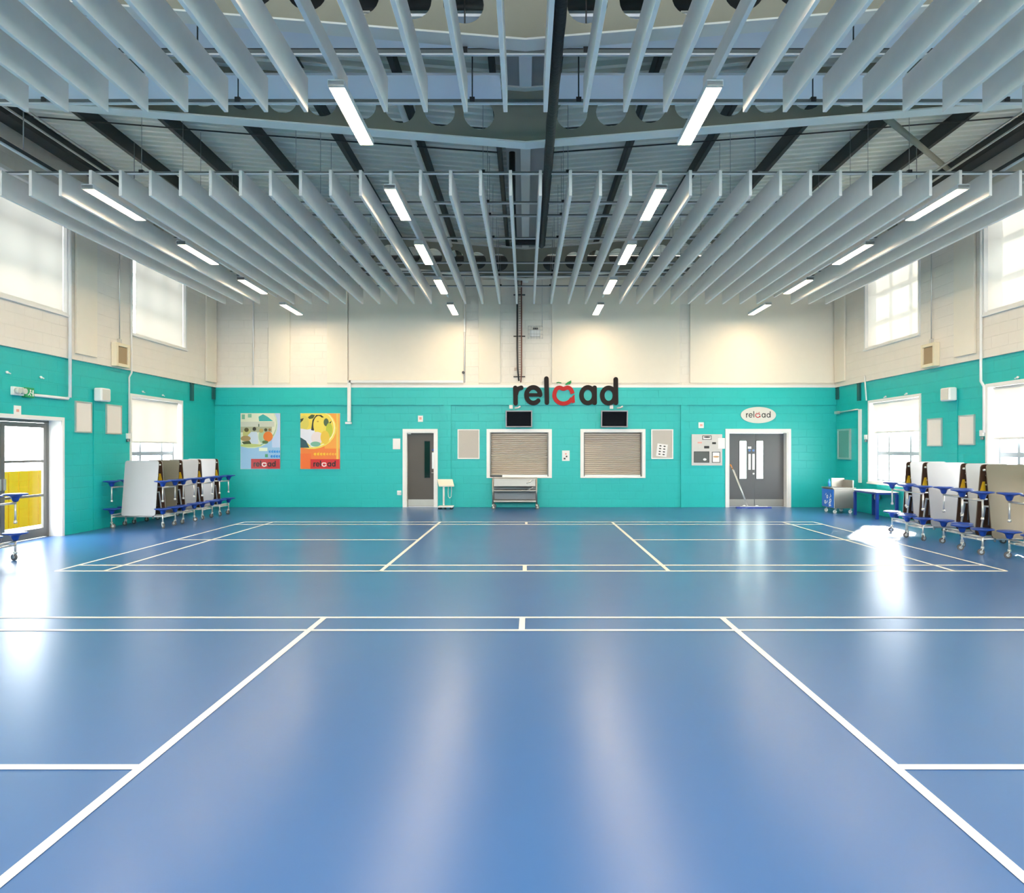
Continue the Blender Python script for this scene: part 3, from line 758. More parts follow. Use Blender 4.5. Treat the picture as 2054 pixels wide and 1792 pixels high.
# ------------------------------------------------------------------ screens, boards, notices
for a, b, lab in ((1014.5, 1067.5, 'flat black wall screen above the left serving hatch'), (1204, 1257.5, 'flat black wall screen above the right serving hatch')):
    t = thing('wall_screen', lab, 'screen', (0, 0, 0), 'wall screens under the reload letters')
    za, zb = bz(858), bz(824.5)
    bm = NB(); P = lambda u, v, tt: (u, D - tt - (v - za) * .12, v)
    frame(bm, P, bx(a), bx(b), za, zb, .035, .10, .165); obj('bezel', bm, M_grey, t, bevel=.006)
    bm = NB(); wbox(bm, P, bx(a) + .03, bx(b) - .03, za + .03, zb - .03, .10, .155); obj('display', bm, M_screen, t)
    bm = NB(); wbox(bm, PB, bx(a) + .2, bx(b) - .2, za + .12, zb - .12, 0, .11); obj('bracket', bm, M_blackp, t)
for px, lab, s in ((1025, 'small white wall socket box above the left screen', 0), (1226, 'small white wall socket box above the right screen', 0)):
    bm = NB(); wbox(bm, PB, bx(px - 3.5), bx(px + 3.5), bz(820.5), bz(813), .0, .06); tag(obj('socket_box', bm, M_plas, bevel=.006), lab, 'socket', 'wall sockets')
for px, lab in ((1038, 'white bent cable clip right of the socket above the left screen'), (1243, 'white bent cable clip right of the socket above the right screen')):
    bm = NB(); tube(bm, [PB(bx(px - 5), bz(819), .0), PB(bx(px - 4), bz(819), .03), PB(bx(px + 1), bz(818.5), .035), PB(bx(px + 5), bz(816), .03), PB(bx(px + 5), bz(816), .0)], .02, 8); tag(obj('cable_clip', bm, M_plas), lab, 'clip')

def board(P, u0, u1, v0, v1, m, lab, group, fw=.03, fm=None, t1=.03):
    t = thing('notice_board', lab, 'board', (0, 0, 0), group)
    bm = NB(); frame(bm, P, u0, u1, v0, v1, fw, 0, t1); obj('board_frame', bm, fm or M_plas, t)
    a, b = sorted((u0, u1))
    bm = NB(); wbox(bm, P, a + fw, b - fw, v0 + fw, v1 - fw, 0, t1 - .012); obj('pin_surface', bm, m, t)
    return t
board(PB, bx(918), bx(962), bz(921), bz(861.5), M_boardf, 'empty grey notice board between the single door and left hatch', 'notice boards')
board(PB, bx(1306), bx(1350), bz(921), bz(861.5), M_boardf, 'grey notice board with one tilted sheet, right of the hatches', 'notice boards')
t = thing('paper_sheet', 'tilted white sheet with dark pictures pinned on the notice board', 'paper', (0, 0, 0))
c = (bx(1327.5), bz(903.5)); ang = -.12
Pp = lambda u, v, tt: PB(c[0] + u * math.cos(ang) - v * math.sin(ang), c[1] + u * math.sin(ang) + v * math.cos(ang), .021 + tt)
bm = NB(); wbox(bm, Pp, -.15, .15, -.18, .18, 0, .002, 0)
for i in range(4):
    for j in range(2): prism(bm, ell(-.06 + .12 * j, .12 - i * .08, .035, .018, 10), Pp, .002, .0028, 1)
obj('sheet', bm, [M_paper, M_ink], t)
board(PL, sy(149), sy(182), 2.01, 2.64, M_pboard, 'narrow cream notice board nearest the glazed door', 'side wall boards', .025, M_alu)
board(PL, sy(211), sy(242), 2.0, 2.64, M_pboard, 'narrow cream notice board below the grey wall speaker, nearer the left window', 'side wall boards', .025, M_alu)
board(PR, sy(1862), sy(1891), 1.74, 2.35, M_pboard, 'narrow cream board on the right wall, nearer the back wall', 'side wall boards', .025, M_alu)
board(PR, sy(1925), sy(1957), 1.76, 2.37, M_pboard, 'narrow cream board on the right wall, nearer the picture edge', 'side wall boards', .025, M_alu)
board(PR, sy(1683), sy(1708), 1.39, 2.24, mat('greenish_glass', (.12, .33, .29), .12), 'greenish glazed notice case in the right back corner above the blue bin', None, .05, M_alu, .05)

def notice(u0, u1, v0, v1, lab, P=PB, t=.004, m2=None, marks_=()):
    bm = NB(); wbox(bm, P, u0, u1, v0, v1, 0, t, 0)
    for (a, b, c, d, k) in marks_: wbox(bm, P, u0 + (u1 - u0) * a, u0 + (u1 - u0) * b, v0 + (v1 - v0) * c, v0 + (v1 - v0) * d, t, t + .001, k)
    return tag(obj('notice_sheet', bm, [M_paper, M_pink, M_ink]), lab, 'notice', 'paper notices')
notice(bx(838.5), bx(848.5), bz(846.5), bz(834), 'small white sign with pale red mark above the dark single door', t=.012, marks_=((.25, .75, .35, .75, 1),))
notice(bx(1401), bx(1411.5), bz(859), bz(847.5), 'small white sign above the steel menu board', t=.012, marks_=((.25, .75, .3, .7, 1),))
notice(bx(788), bx(803), bz(901.5), bz(880), 'white paper notice left of the dark single door')
notice(bx(1127.5), bx(1142.5), bz(925), bz(904), 'white paper notice between the two serving hatches', marks_=((.4, .6, .6, .75, 1), (.5, .7, .35, .5, 2), (.2, .45, .15, .3, 2)))
notice(sy(27), sy(41), sz(34, 832), sz(34, 814), 'white paper sign above the glazed door', P=PL, t=.01, marks_=((.3, .7, .3, .6, 1),))

# steel menu board
t = thing('menu_board', 'steel menu panel with small screens left of the grey double door', 'board', (0, 0, 0))
bm = NB(); wbox(bm, PB, bx(1387), bx(1448), bz(934), bz(871.5), 0, .03); obj('back_plate', bm, mat('brushed_plate', (.58, .55, .52), .45, .35), t)
Q = lambda cx: bx(1370 + cx * .12835); QV = lambda cy: bz(800 + cy * .12835)
for nm, x0, x1, y0, y1, m in (('display', 165, 405, 825, 1000, mat('grey_screen', (.12, .125, .12), .2)), ('picture', 448, 575, 832, 1000, None), ('picture', 298, 440, 578, 642, None)):
    bm = NB(); frame(bm, PB, Q(x0), Q(x1), QV(y1), QV(y0), .016, .03, .042, 0)
    if m: wbox(bm, PB, Q(x0) + .016, Q(x1) - .016, QV(y1) + .016, QV(y0) - .016, .03, .038, 1); mm = [M_ink, m, M_paper]; prism(bm, ell(Q(335), QV(950), .05, .035, 14), PB, .038, .0385, 2)
    else:
        wbox(bm, PB, Q(x0) + .016, Q(x1) - .016, QV(y1) + .016, QV(y0) - .016, .03, .038, 1); cx, cy = (Q(x0) + Q(x1)) / 2, (QV(y0) + QV(y1)) / 2
        prism(bm, ell(cx, cy + .015, (Q(x1) - Q(x0)) * .38, .022, 16), PB, .038, .0385, 2); mm = [M_ink, M_paper, mat('tan_print', (.55, .28, .09), .5) if y0 > 700 else M_ink]
    obj(nm, bm, mm, t)
bm = NB()
for x0, x1, y0, y1, k in ((225, 290, 675, 700, 0), (450, 510, 680, 712, 1), (325, 405, 740, 778, 1), (245, 270, 750, 760, 2), (350, 400, 690, 700, 2)): wbox(bm, PB, Q(x0), Q(x1), QV(y1), QV(y0), .03, .034, k)
obj('printed_tags', bm, [M_pink, M_ink, M_alu], t)
bm = NB(); wbox(bm, PB, bx(1439), bx(1453.5), bz(900.5), bz(879), .034, .038); tag(obj('paper_sheet', bm, M_paper), 'blank white sheet stuck over the right edge of the menu panel', 'paper')

# ------------------------------------------------------------------ acoustic wall panels
AP = 'cream acoustic wall panels'
for a, b, bot, lab in ((539.6, 582.5, 769, 'narrow cream wall panel above the blue poster'), (656.6, 698, 769, 'narrow cream wall panel above the orange poster'), (700.5, 930, 763.5, 'wide cream wall panel above the dark single door'),
                       (960, 1003.5, 769, 'narrow cream wall panel left of the cable tray'), (1107, 1362.5, 769, 'wide cream wall panel above the reload letters'), (1383.5, 1674, 769, 'widest cream wall panel above the grey double door')):
    bm = NB(); wbox(bm, PB, bx(a), bx(b), bz(bot), 6.55, 0, .045); tag(obj('mounted_absorber', bm, M_panel, bevel=.006), lab, 'wall panel', AP)
for P, s in ((PLU, 'left'), (PRU, 'right')):
    for (u0, u1), w in (((13.25, 13.88), 'between the high windows'), ((18.65, 19.25), 'next to the back corner')):
        bm = NB(); wbox(bm, P, u0, u1, 3.57, 6.3, 0, .05); tag(obj('mounted_absorber', bm, M_panel, bevel=.006), f'tall cream panel on the {s} wall {w}', 'wall panel', AP)

# ------------------------------------------------------------------ wall fittings
for P, P0, s in ((PLU, PL, 'left'), (PRU, PR, 'right')):
    t = thing('wall_vent', f'cream framed vent with brown mesh on the {s} wall', 'vent', (0, 0, 0), 'mesh wall vents')
    bm = NB(); frame(bm, P, 14.42, 14.92, 3.47, 3.98, .07, 0, .12); wbox(bm, P, 14.49, 14.85, 3.54, 3.91, 0, .03); obj('casing', bm, M_cframe, t, bevel=.008)
    bm = NB(); wbox(bm, P, 14.49, 14.85, 3.54, 3.91, .03, .085); obj('mesh_grille', bm, M_mesh, t)
    bm = NB(); tube(bm, [P(14.67, 4.03, .03), P(14.67, 6.9, .03)], .012, 8); wbox(bm, P, 14.63, 14.71, 3.98, 4.08, 0, .06)
    tag(obj('conduit', bm, M_alu), f'thin vertical conduit feeding the vent on the {s} wall', 'conduit', 'wall conduits')
    v = 2.67 if s == 'left' else 2.68
    t = thing('wall_speaker', f'grey white box speaker on the {s} wall', 'speaker', (0, 0, 0), 'wall speakers')
    bm = NB(); wbox(bm, P0, 13.86, 14.18, v, v + .28, .03, .20); obj('cabinet', bm, M_plas, t, bevel=.03)
    bm = NB(); wbox(bm, P0, 13.90, 14.14, v + .03, v + .25, .20, .206); obj('grille', bm, mat('pale_grille', (.66, .64, .58), .7), t)
    bm = NB(); wbox(bm, P0, 13.97, 14.07, v + .08, v + .2, 0, .04); obj('bracket', bm, M_grey, t)
    for k, (u0, u1, v0) in enumerate(((17.9, 18.03, 2.97), (19.15, 19.27, 3.1))):
        bm = NB(); wbox(bm, P0, u0, u1, v0, ZT - .01, 0, .05); wbox(bm, P0, u0 - .02, u1 + .02, ZT - .03, ZT - .005, 0, .05)
        tag(obj('steel_bracket', bm, mat('dark_teal_steel', (.008, .10, .10), .5)), f'dark green steel bracket under the cream band, {"nearer one" if k == 0 else "in the back corner"}, {s} wall', 'bracket', 'steel wall brackets')
bm = NB(); tube(bm, [PL(13.06, 7.0, .09), PL(13.06, 2.68, .09)], .03, 8); tube(bm, [PL(13.06, 2.68, .06), PL(13.06, 2.66, .04), PL(12.16, 2.66, .03)], .025, 8)
tag(obj('conduit', bm, M_white), 'white conduit dropping beside the glazed door to the exit sign', 'conduit', 'wall conduits')
bm = NB(); tube(bm, [PL(15.12, 6.0, .08), PL(15.12, 3.4, .08), PL(15.12, 3.3, .025), PL(15.12, 2.0, .025)], .018, 8)
tag(obj('conduit', bm, M_white), 'thin white conduit down the edge of the low left window', 'conduit', 'wall conduits')
bm = NB(); tube(bm, [PR(13.06, 7.0, .09), PR(13.06, 3.0, .09), PR(13.06, 2.9, .03), PR(13.06, 2.0, .03)], .025, 8)
tag(obj('conduit', bm, M_white), 'white conduit on the right wall beside the nearest low window', 'conduit', 'wall conduits')
bm = NB(); tube(bm, [PR(17.56, 3.6, .08), PR(17.56, 2.95, .03)], .018, 8)
tag(obj('conduit', bm, M_white), 'short white conduit above the low right window corner', 'conduit', 'wall conduits')
for P, u, v, lab in ((PL, 15.08, 1.93, 'small grey call point at the edge of the low left window'), (PR, 17.6, 1.95, 'small red and grey call point beside the farther right window'), (PR, 13.12, 1.95, 'small grey call point beside the nearer right window')):
    t = thing('call_point', lab, 'call point', (0, 0, 0), 'wall call points')
    bm = NB(); wbox(bm, P, u - .05, u + .05, v - .02, v + .10, 0, .05); obj('box', bm, M_plas, t, bevel=.006)
    bm = NB(); tube(bm, [P(u, v - .06, 0), P(u, v - .06, .05)], .03, 10); obj('button', bm, M_grey, t)
for P, u, px, py, lab in ((PL, 0, 12, 747, 'tiny white wall fixing at the left picture edge under the cream band'), (PL, 0, 80, 757, 'tiny white wall fixing left of the white conduit by the glazed door'),
                          (PL, 0, 285, 786, 'nearer tiny white fixing above the low left window'), (PL, 0, 325, 793, 'farther tiny white fixing above the low left window'),
                          (PR, 0, 1778, 796, 'farther tiny white fixing above the low right window'), (PR, 0, 1820, 790, 'nearer tiny white fixing above the low right window'), (PR, 0, 2044, 757, 'tiny white fixing near the right picture edge under the cream band')):
    u, v = sy(px), sz(px, py)
    bm = NB(); tube(bm, [P(u, v, 0), P(u, v, .03)], .022, 8); tube(bm, [P(u, v, .02), P(u + .06, v - .02, .03)], .012, 6)
    tag(obj('wall_hook_mount', bm, M_plas), lab, 'fixing', 'small wall fixings')
# exit sign over the glazed door
t = thing('exit_sign', 'green running figure exit sign box on the left wall above the door', 'exit sign', (0, 0, 0))
bm = NB(); wbox(bm, PL, 11.92, 12.14, 2.60, 2.78, 0, .07); obj('sign_box', bm, M_exitg, t, bevel=.006)
bm = NB(); prism(bm, ell(12.045, 2.73, .018, .018, 12), PL, .07, .072)
for a, b in (((12.04, 2.71), (12.02, 2.67)), ((12.02, 2.67), (12.05, 2.635)), ((12.02, 2.67), (11.985, 2.64)), ((12.04, 2.70), (12.08, 2.68))): prism(bm, ribbon([a, b], .015), PL, .07, .0715)
wbox(bm, PL, 12.09, 12.12, 2.63, 2.74, .07, .0715)
obj('figure', bm, M_paper, t)
t = thing('emergency_lamp', 'twin headed white emergency lamp beside the green exit sign', 'lamp', (0, 0, 0))
bm = NB(); wbox(bm, PL, 11.66, 11.91, 2.62, 2.77, 0, .06); obj('body', bm, M_plas, t, bevel=.01)
for u in (11.72, 11.85):
    bm = NB(); tube(bm, [PL(u, 2.70, .06), PL(u, 2.70, .13)], .05, 12); obj('lamp_head', bm, mat('clear_lens', (.6, .62, .55), .15), t)
# right wall trunking
bm = NB(); wbox(bm, PR, 17.86, 17.96, .78, 2.74, 0, .05); tag(obj('trunking', bm, M_plas), 'white vertical trunking left of the low right window', 'trunking')
bm = NB(); tube(bm, [PR(17.96, 2.74, .05), PR(19.1, 2.72, .05)], .02, 8); wbox(bm, PR, 19.1, 19.28, 2.68, 2.76, 0, .08)
tag(obj('conduit', bm, M_alu), 'grey horizontal pipe from the trunking to the back corner', 'conduit', 'wall conduits')
# back wall trunking, cables
bm = NB(); wbox(bm, PB, bx(702), bx(930.2), bz(769), bz(764), .064, .12); wbox(bm, PB, bx(699), bx(705.5), bz(846), bz(764), .064, .12); wbox(bm, PB, bx(694), bx(706), bz(851), bz(847), 0, .09)
tag(obj('trunking', bm, M_plas), 'white trunking along the band edge with a drop right of the orange poster', 'trunking')
bm = NB(); tube(bm, [PB(bx(932.2), bz(768), .06), PB(bx(932.2), 6.8, .06)], .02, 8); wbox(bm, PB, bx(930.4), bx(934), bz(667), bz(640), 0.02, .09)
tag(obj('conduit', bm, M_white), 'white conduit rising from the trunking to the roof', 'conduit', 'wall conduits')
bm = NB(); tube(bm, [PB(bx(930), bz(748.5), .084), PB(bx(930), bz(748.5), .14)], .04, 12); tag(obj('round_sensor', bm, M_blackp), 'small dark round sensor at the foot of the white conduit', 'sensor')
bm = NB(); wbox(bm, PB, bx(929), bx(934), bz(606), bz(598), 0.08, .16); tag(obj('camera_box', bm, M_dframe), 'small dark box high on the conduit below the roof', 'box')
bm = NB(); tube(bm, [PB(bx(509), ZT + .02, .03), PB(bx(509), 6.9, .03)], .022, 8); tag(obj('conduit', bm, M_white), 'white vertical conduit at the left end of the back wall', 'conduit', 'wall conduits')
t = thing('cable_tray', 'vertical cable tray with black cable and brown pipe above the reload letters', 'cable tray', (0, 0, 0))
bm = NB()
for px in (1040.2, 1045): wbox(bm, PB, bx(px) - .006, bx(px) + .006, bz(757), 6.6, .03, .06)
for i in range(40): zz = bz(757) + i * .07; wbox(bm, PB, bx(1040.2), bx(1045), zz, zz + .012, .035, .045)
obj('ladder', bm, mat('rosy_galvanised', (.42, .33, .30), .5, .2), t)
for py in (592, 675, 756):
    bm = NB(); wbox(bm, PB, bx(1030), bx(1053.5), bz(py + 1.2), bz(py - 1), 0, .03); obj('strut', bm, M_purl, t)
bm = NB(); tube(bm, [PB(bx(1037.5), 6.6, .08), PB(bx(1037.5), bz(700), .08), PB(bx(1038.2), bz(740), .08), PB(bx(1041), bz(765), .06)], .022, 8); obj('black_cable', bm, M_blackp, t)
bm = NB(); tube(bm, [PB(bx(1046), 6.6, .08), PB(bx(1046), bz(750), .08), PB(bx(1044.5), bz(768), .06)], .018, 8); obj('brown_pipe', bm, M_copper, t)
bm = NB(); wbox(bm, PB, bx(1031.5), bx(1036.5), bz(744), bz(738), 0, .05); tag(obj('junction_box', bm, mat('beige_plastic', (.6, .5, .4), .5)), 'tiny beige junction box left of the cable tray', 'box')
t = thing('caged_detector', 'white wall sensor inside a wire cage right of the cable tray', 'sensor', (0, 0, 0))
bm = NB(); wbox(bm, PB, bx(1063), bx(1084), bz(676), bz(663), 0, .10); obj('body', bm, M_plas, t, bevel=.01)
bm = NB(); a, b, c, d = bx(1059.5), bx(1088), bz(680), bz(656)
for i in range(6):
    u = a + (b - a) * i / 5; tube(bm, [PB(u, c, 0), PB(u, c, .15), PB(u, d, .15), PB(u, d, 0)], .004, 5)
for i in range(4):
    v = c + (d - c) * i / 3; tube(bm, [PB(a, v, 0), PB(a, v, .15), PB(b, v, .15), PB(b, v, 0)], .004, 5)
obj('wire_cage', bm, M_alu, t)
bm = NB(); wbox(bm, PB, bx(1069), bx(1079), bz(661), bz(658.5), 0, .06); obj('bracket', bm, M_blackp, t)
bm = NB(); tube(bm, [PB(bx(1087.5), 6.9, .015), PB(bx(1087.5), bz(656), .015)], .006, 6); tag(obj('conduit', bm, M_alu), 'very thin cable down to the caged sensor', 'conduit', 'wall conduits')
t = thing('door_stop', 'small chrome door holder low on the wall left of the dark door', 'door stop', (0, 0, 0))
bm = NB(); tube(bm, [PB(bx(801), bz(989), 0), PB(bx(801), bz(989), .09)], .045, 12); obj('magnet', bm, M_chrome, t)
bm = NB(); wbox(bm, PB, bx(801) - .06, bx(801) + .06, bz(993.5), bz(984.5), 0, .015); obj('back_plate', bm, M_plas, t)

# ------------------------------------------------------------------ things on the floor by the back wall
def caster(bm_w, bm_f, x, y, r=.05, yaw=0.0, top=.13):
    c, s = math.cos(yaw), math.sin(yaw)
    ax = Vector((-s, c, 0)); off = Vector((c, s, 0)) * r * .45
    C0 = Vector((x, y, r)) + off
    tube(bm_w, [C0 - ax * .014, C0 + ax * .014], r, 16)
    tube(bm_f, [C0 - ax * .017, C0 + ax * .017], r * .5, 12)
    for sg in (-1, 1):
        a = C0 + ax * sg * .022; b = Vector((x, y, top - .02)) + ax * sg * .022
        tube(bm_f, [a, b], .009, 6)
    tube(bm_f, [(x, y, top - .03), (x, y, top)], .026, 10)
# stainless trolley
t = thing('serving_trolley', 'stainless steel shelf trolley standing under the left serving hatch', 'trolley', (-.30, 18.72, 0))
hw, dp = .61, .50; zt = .86
bm = NB()
for sx in (-1, 1):
    for yy in (0, dp): tube(bm, [(sx * hw, yy, .12), (sx * hw, yy, zt)], .022, 10)
    tube(bm, [(sx * hw, 0, zt - .01), (sx * hw, dp, zt - .01)], .02, 8)
tube(bm, [(-hw, dp, .16), (hw, dp, .16)], .016, 8)
obj('frame', bm, M_steel, t)
for z, h in ((.20, .045), (.50, .03)):
    bm = NB(); box(bm, -hw, hw, 0.0, dp, z, z + h); obj('shelf', bm, M_steel, t, bevel=.006)
bm = NB(); box(bm, -hw, hw, -.01, dp, zt - .03, zt); box(bm, -hw + .03, hw - .03, -.008, .012, zt - .22, zt - .03); obj('top', bm, M_steel, t, bevel=.004)
bm = NB(); box(bm, -hw + .02, hw - .02, dp - .02, dp, .22, zt - .05); obj('back_panel', bm, mat('dull_steel', (.22, .23, .25), .5, .6), t)
bm = NB(); tube(bm, [(.33, -.03, zt - .13), (.36, -.04, zt - .13), (.46, -.04, zt - .05), (.5, -.03, zt - .06)], .012, 6); tube(bm, [(.40, -.03, zt - .10), (.46, -.03, zt - .08)], .02, 8)
tube(bm, [(.34, -.02, zt - .34), (.42, -.03, zt - .30), (.52, -.02, zt - .24)], .007, 6); obj('plug_cable', bm, M_chrome, t)
for sx in (-1, 1):
    for yy in (0, dp):
        w, f = NB(), NB(); caster(w, f, sx * hw, yy, .055, .3 * sx, .13)
        k = obj('caster', w, M_tyre, t); obj('fork', f, M_chrome, k)
# weighing scale
t = thing('weighing_scale', 'white column scale with tilted head beside the dark single door', 'scale', (-2.24, 18.82, 0))
bm = NB(); box(bm, -.20, .22, -.14, .22, .05, .085); obj('platform', bm, M_white, t, bevel=.012)
bm = NB()
for sx in (-.16, .17):
    for yy in (-.1, .18): tube(bm, [(sx, yy, 0), (sx, yy, .05)], .035, 10)
tube(bm, [(-.02, -.05, .03), (-.02, .2, .03)], .03, 8); obj('foot', bm, M_blackp, t)
bm = NB(); tube(bm, [(-.07, .16, .085), (-.07, .16, .70)], .03, 12); obj('column', bm, M_white, t)
bm = NB(); hexa(bm, [(-.19, .0, .655), (.24, .0, .655), (.24, .012, .62), (-.19, .012, .62), (-.26, .24, .825), (.17, .24, .825), (.17, .26, .80), (-.26, .26, .80)]); obj('display_head', bm, M_panel, t, bevel=.006)
bm = NB(); tube(bm, [(.06, .18, .66), (.05, .18, .45), (.06, .18, .33), (.10, .18, .29), (.14, .18, .33), (.15, .18, .5), (.14, .18, .70)], .008, 6); obj('cable', bm, M_plas, t)
# mop
t = thing('dust_mop', 'wide blue dust mop leaning in front of the grey double door', 'mop', (0, 0, 0))
bm = NB(); x0, x1 = bx(1462) + .1, bx(1546) - .12; nseg = 14; y0 = 19.0
for i in range(nseg):
    xa, xb = x0 + (x1 - x0) * i / nseg, x0 + (x1 - x0) * (i + 1) / nseg; j = .012 * math.sin(i * 1.9)
    hexa(bm, [(xa, y0 - .07 + j, 0), (xb, y0 - .07 - j, 0), (xb, y0 + .07, 0), (xa, y0 + .07, 0), (xa, y0 - .05, .045), (xb, y0 - .05, .045), (xb, y0 + .05, .045), (xa, y0 + .05, .045)])
obj('mop_head', bm, M_bluem, t)
bm = NB(); box(bm, x0 + .12, x1 - .1, y0 - .03, y0 + .03, .045, .06); lathe(bm, [(0, 0), (.05, .0), (.045, .03), (0, .05)], (x0 + .22, y0 - .02, .05), 10); lathe(bm, [(0, 0), (.05, .0), (.045, .025), (0, .04)], (x1 - .4, y0, .05), 10); obj('holder', bm, M_paper, t)
bm = NB(); hb = Vector((bx(1491), y0, .06)); ht = Vector((bx(1468), 19.28, 1.1)); tube(bm, [hb, ht], .014, 10)
tube(bm, [ht, (bx(1465.5), 19.3, 1.18)], .014, 10); tube(bm, [hb + Vector((.03, .02, 0)), ht + Vector((.035, 0, -.02))], .008, 8)
obj('handle', bm, M_chrome, t)
bm = NB(); tube(bm, [ht, (bx(1465.5), 19.3, 1.19), (bx(1462.3) + .02, 19.31, 1.24)], .02, 10); obj('grip', bm, M_orange, t)
# blue bin station
t = thing('waste_station', 'low steel waste station with blue front in the right back corner', 'bin', (0, 0, 0))
bx0, bx1, by0, by1 = 8.0, 8.58, 17.45, 18.12
bm = NB(); box(bm, bx0 + .02, bx1, by0, by1, .13, .64); obj('body', bm, M_steel, t, bevel=.01)
bm = NB(); box(bm, bx0 - .01, bx1 + .01, by0 - .01, by1 + .01, .64, .67); box(bm, bx0 + .12, bx1 - .2, by0 + .12, by1 - .12, .67, .674, 1); obj('top', bm, [M_steel, M_blackp], t)
bm = NB(); box(bm, bx0, bx0 + .02, by0 + .02, by1 - .0, .15, .62, 0)
Pf = lambda u, v, tt: (bx0 - tt, u, v)
for cx, cy in ((17.62, .33), (17.66, .24), (17.80, .42), (17.92, .27)):
    ring(bm, ell(cx, cy, .05, .05, 14), ell(cx, cy, .025, .025, 14), Pf, 0, .002, 1)
for a, b in (((17.6, .45), (17.66, .40)), ((17.62, .5), (17.58, .44)), ((17.78, .31), (17.84, .25)), ((17.58, .2), (17.7, .18)), ((17.86, .5), (17.9, .46))): prism(bm, ribbon([a, b], .018), Pf, 0, .0025, 1)
obj('front_panel', bm, [mat('bright_blue_panel', (.012, .16, .62), .35), M_paper], t)['label'] = 'blue front with white symbols'
bm = NB(); box(bm, bx1 - .34, bx1 + .0, by1 - .05, by1 - .03, .67, .90); box(bm, bx1 - .03, bx1, by0 + .1, by1 - .05, .67, .86); obj('back_guard', bm, M_steel, t)
for xx in (bx0 + .1, bx1 - .08):
    for yy in (by0 + .08, by1 - .08):
        w, f = NB(), NB(); caster(w, f, xx, yy, .045, 2.6, .13); k = obj('caster', w, M_plas, t); obj('fork', f, M_chrome, k)
bm = NB(); lathe(bm, [(0, 0), (.035, 0), (.035, .12), (.014, .16), (.014, .2), (0, .2)], (8.12, 17.95, .678), 12)
tag(obj('spray_bottle', bm, mat('blue_liquid', (.05, .30, .75), .2)), 'small blue bottle standing on the waste station', 'bottle')
# low white table with blue legs
t = thing('low_table', 'low white table with blue legs against the right wall', 'table', (0, 0, 0))
tx0, tx1, ty0, ty1 = 8.36, 8.90, 16.0, 17.14; tz = .655
bm = NB(); box(bm, tx0, tx1, ty0, ty1, tz - .025, tz); obj('table_top', bm, M_paper, t, bevel=.005)
bm = NB(); box(bm, tx0 + .02, tx1 - .02, ty0 + .02, ty1 - .02, tz - .065, tz - .026); obj('apron', bm, M_bluem, t)
for xx in (tx0 + .035, tx1 - .035):
    for yy in (ty0 + .035, ty1 - .035):
        bm = NB(); box(bm, xx - .03, xx + .03, yy - .03, yy + .03, 0, tz - .065); obj('leg', bm, M_bluem, t)
bm = NB(); lathe(bm, [(0, -.07), (.06, -.065), (.085, -.02), (.08, .03), (.045, .06), (0, .065)], (0, 0, 0), 9)
for v in bm.verts: v.co += Vector((random.uniform(-.015, .015), random.uniform(-.02, .02), random.uniform(-.012, .012)))
bmesh.ops.scale(bm, vec=(.85, 1.3, 1), verts=bm.verts)
o = tag(obj('crumpled_bag', bm, mat('pale_grey_plastic', (.55, .55, .53), .5)), 'pale crumpled bundle fixed on the wall beneath the low table', 'bag'); o.location = (W - .075, 16.95, .47)

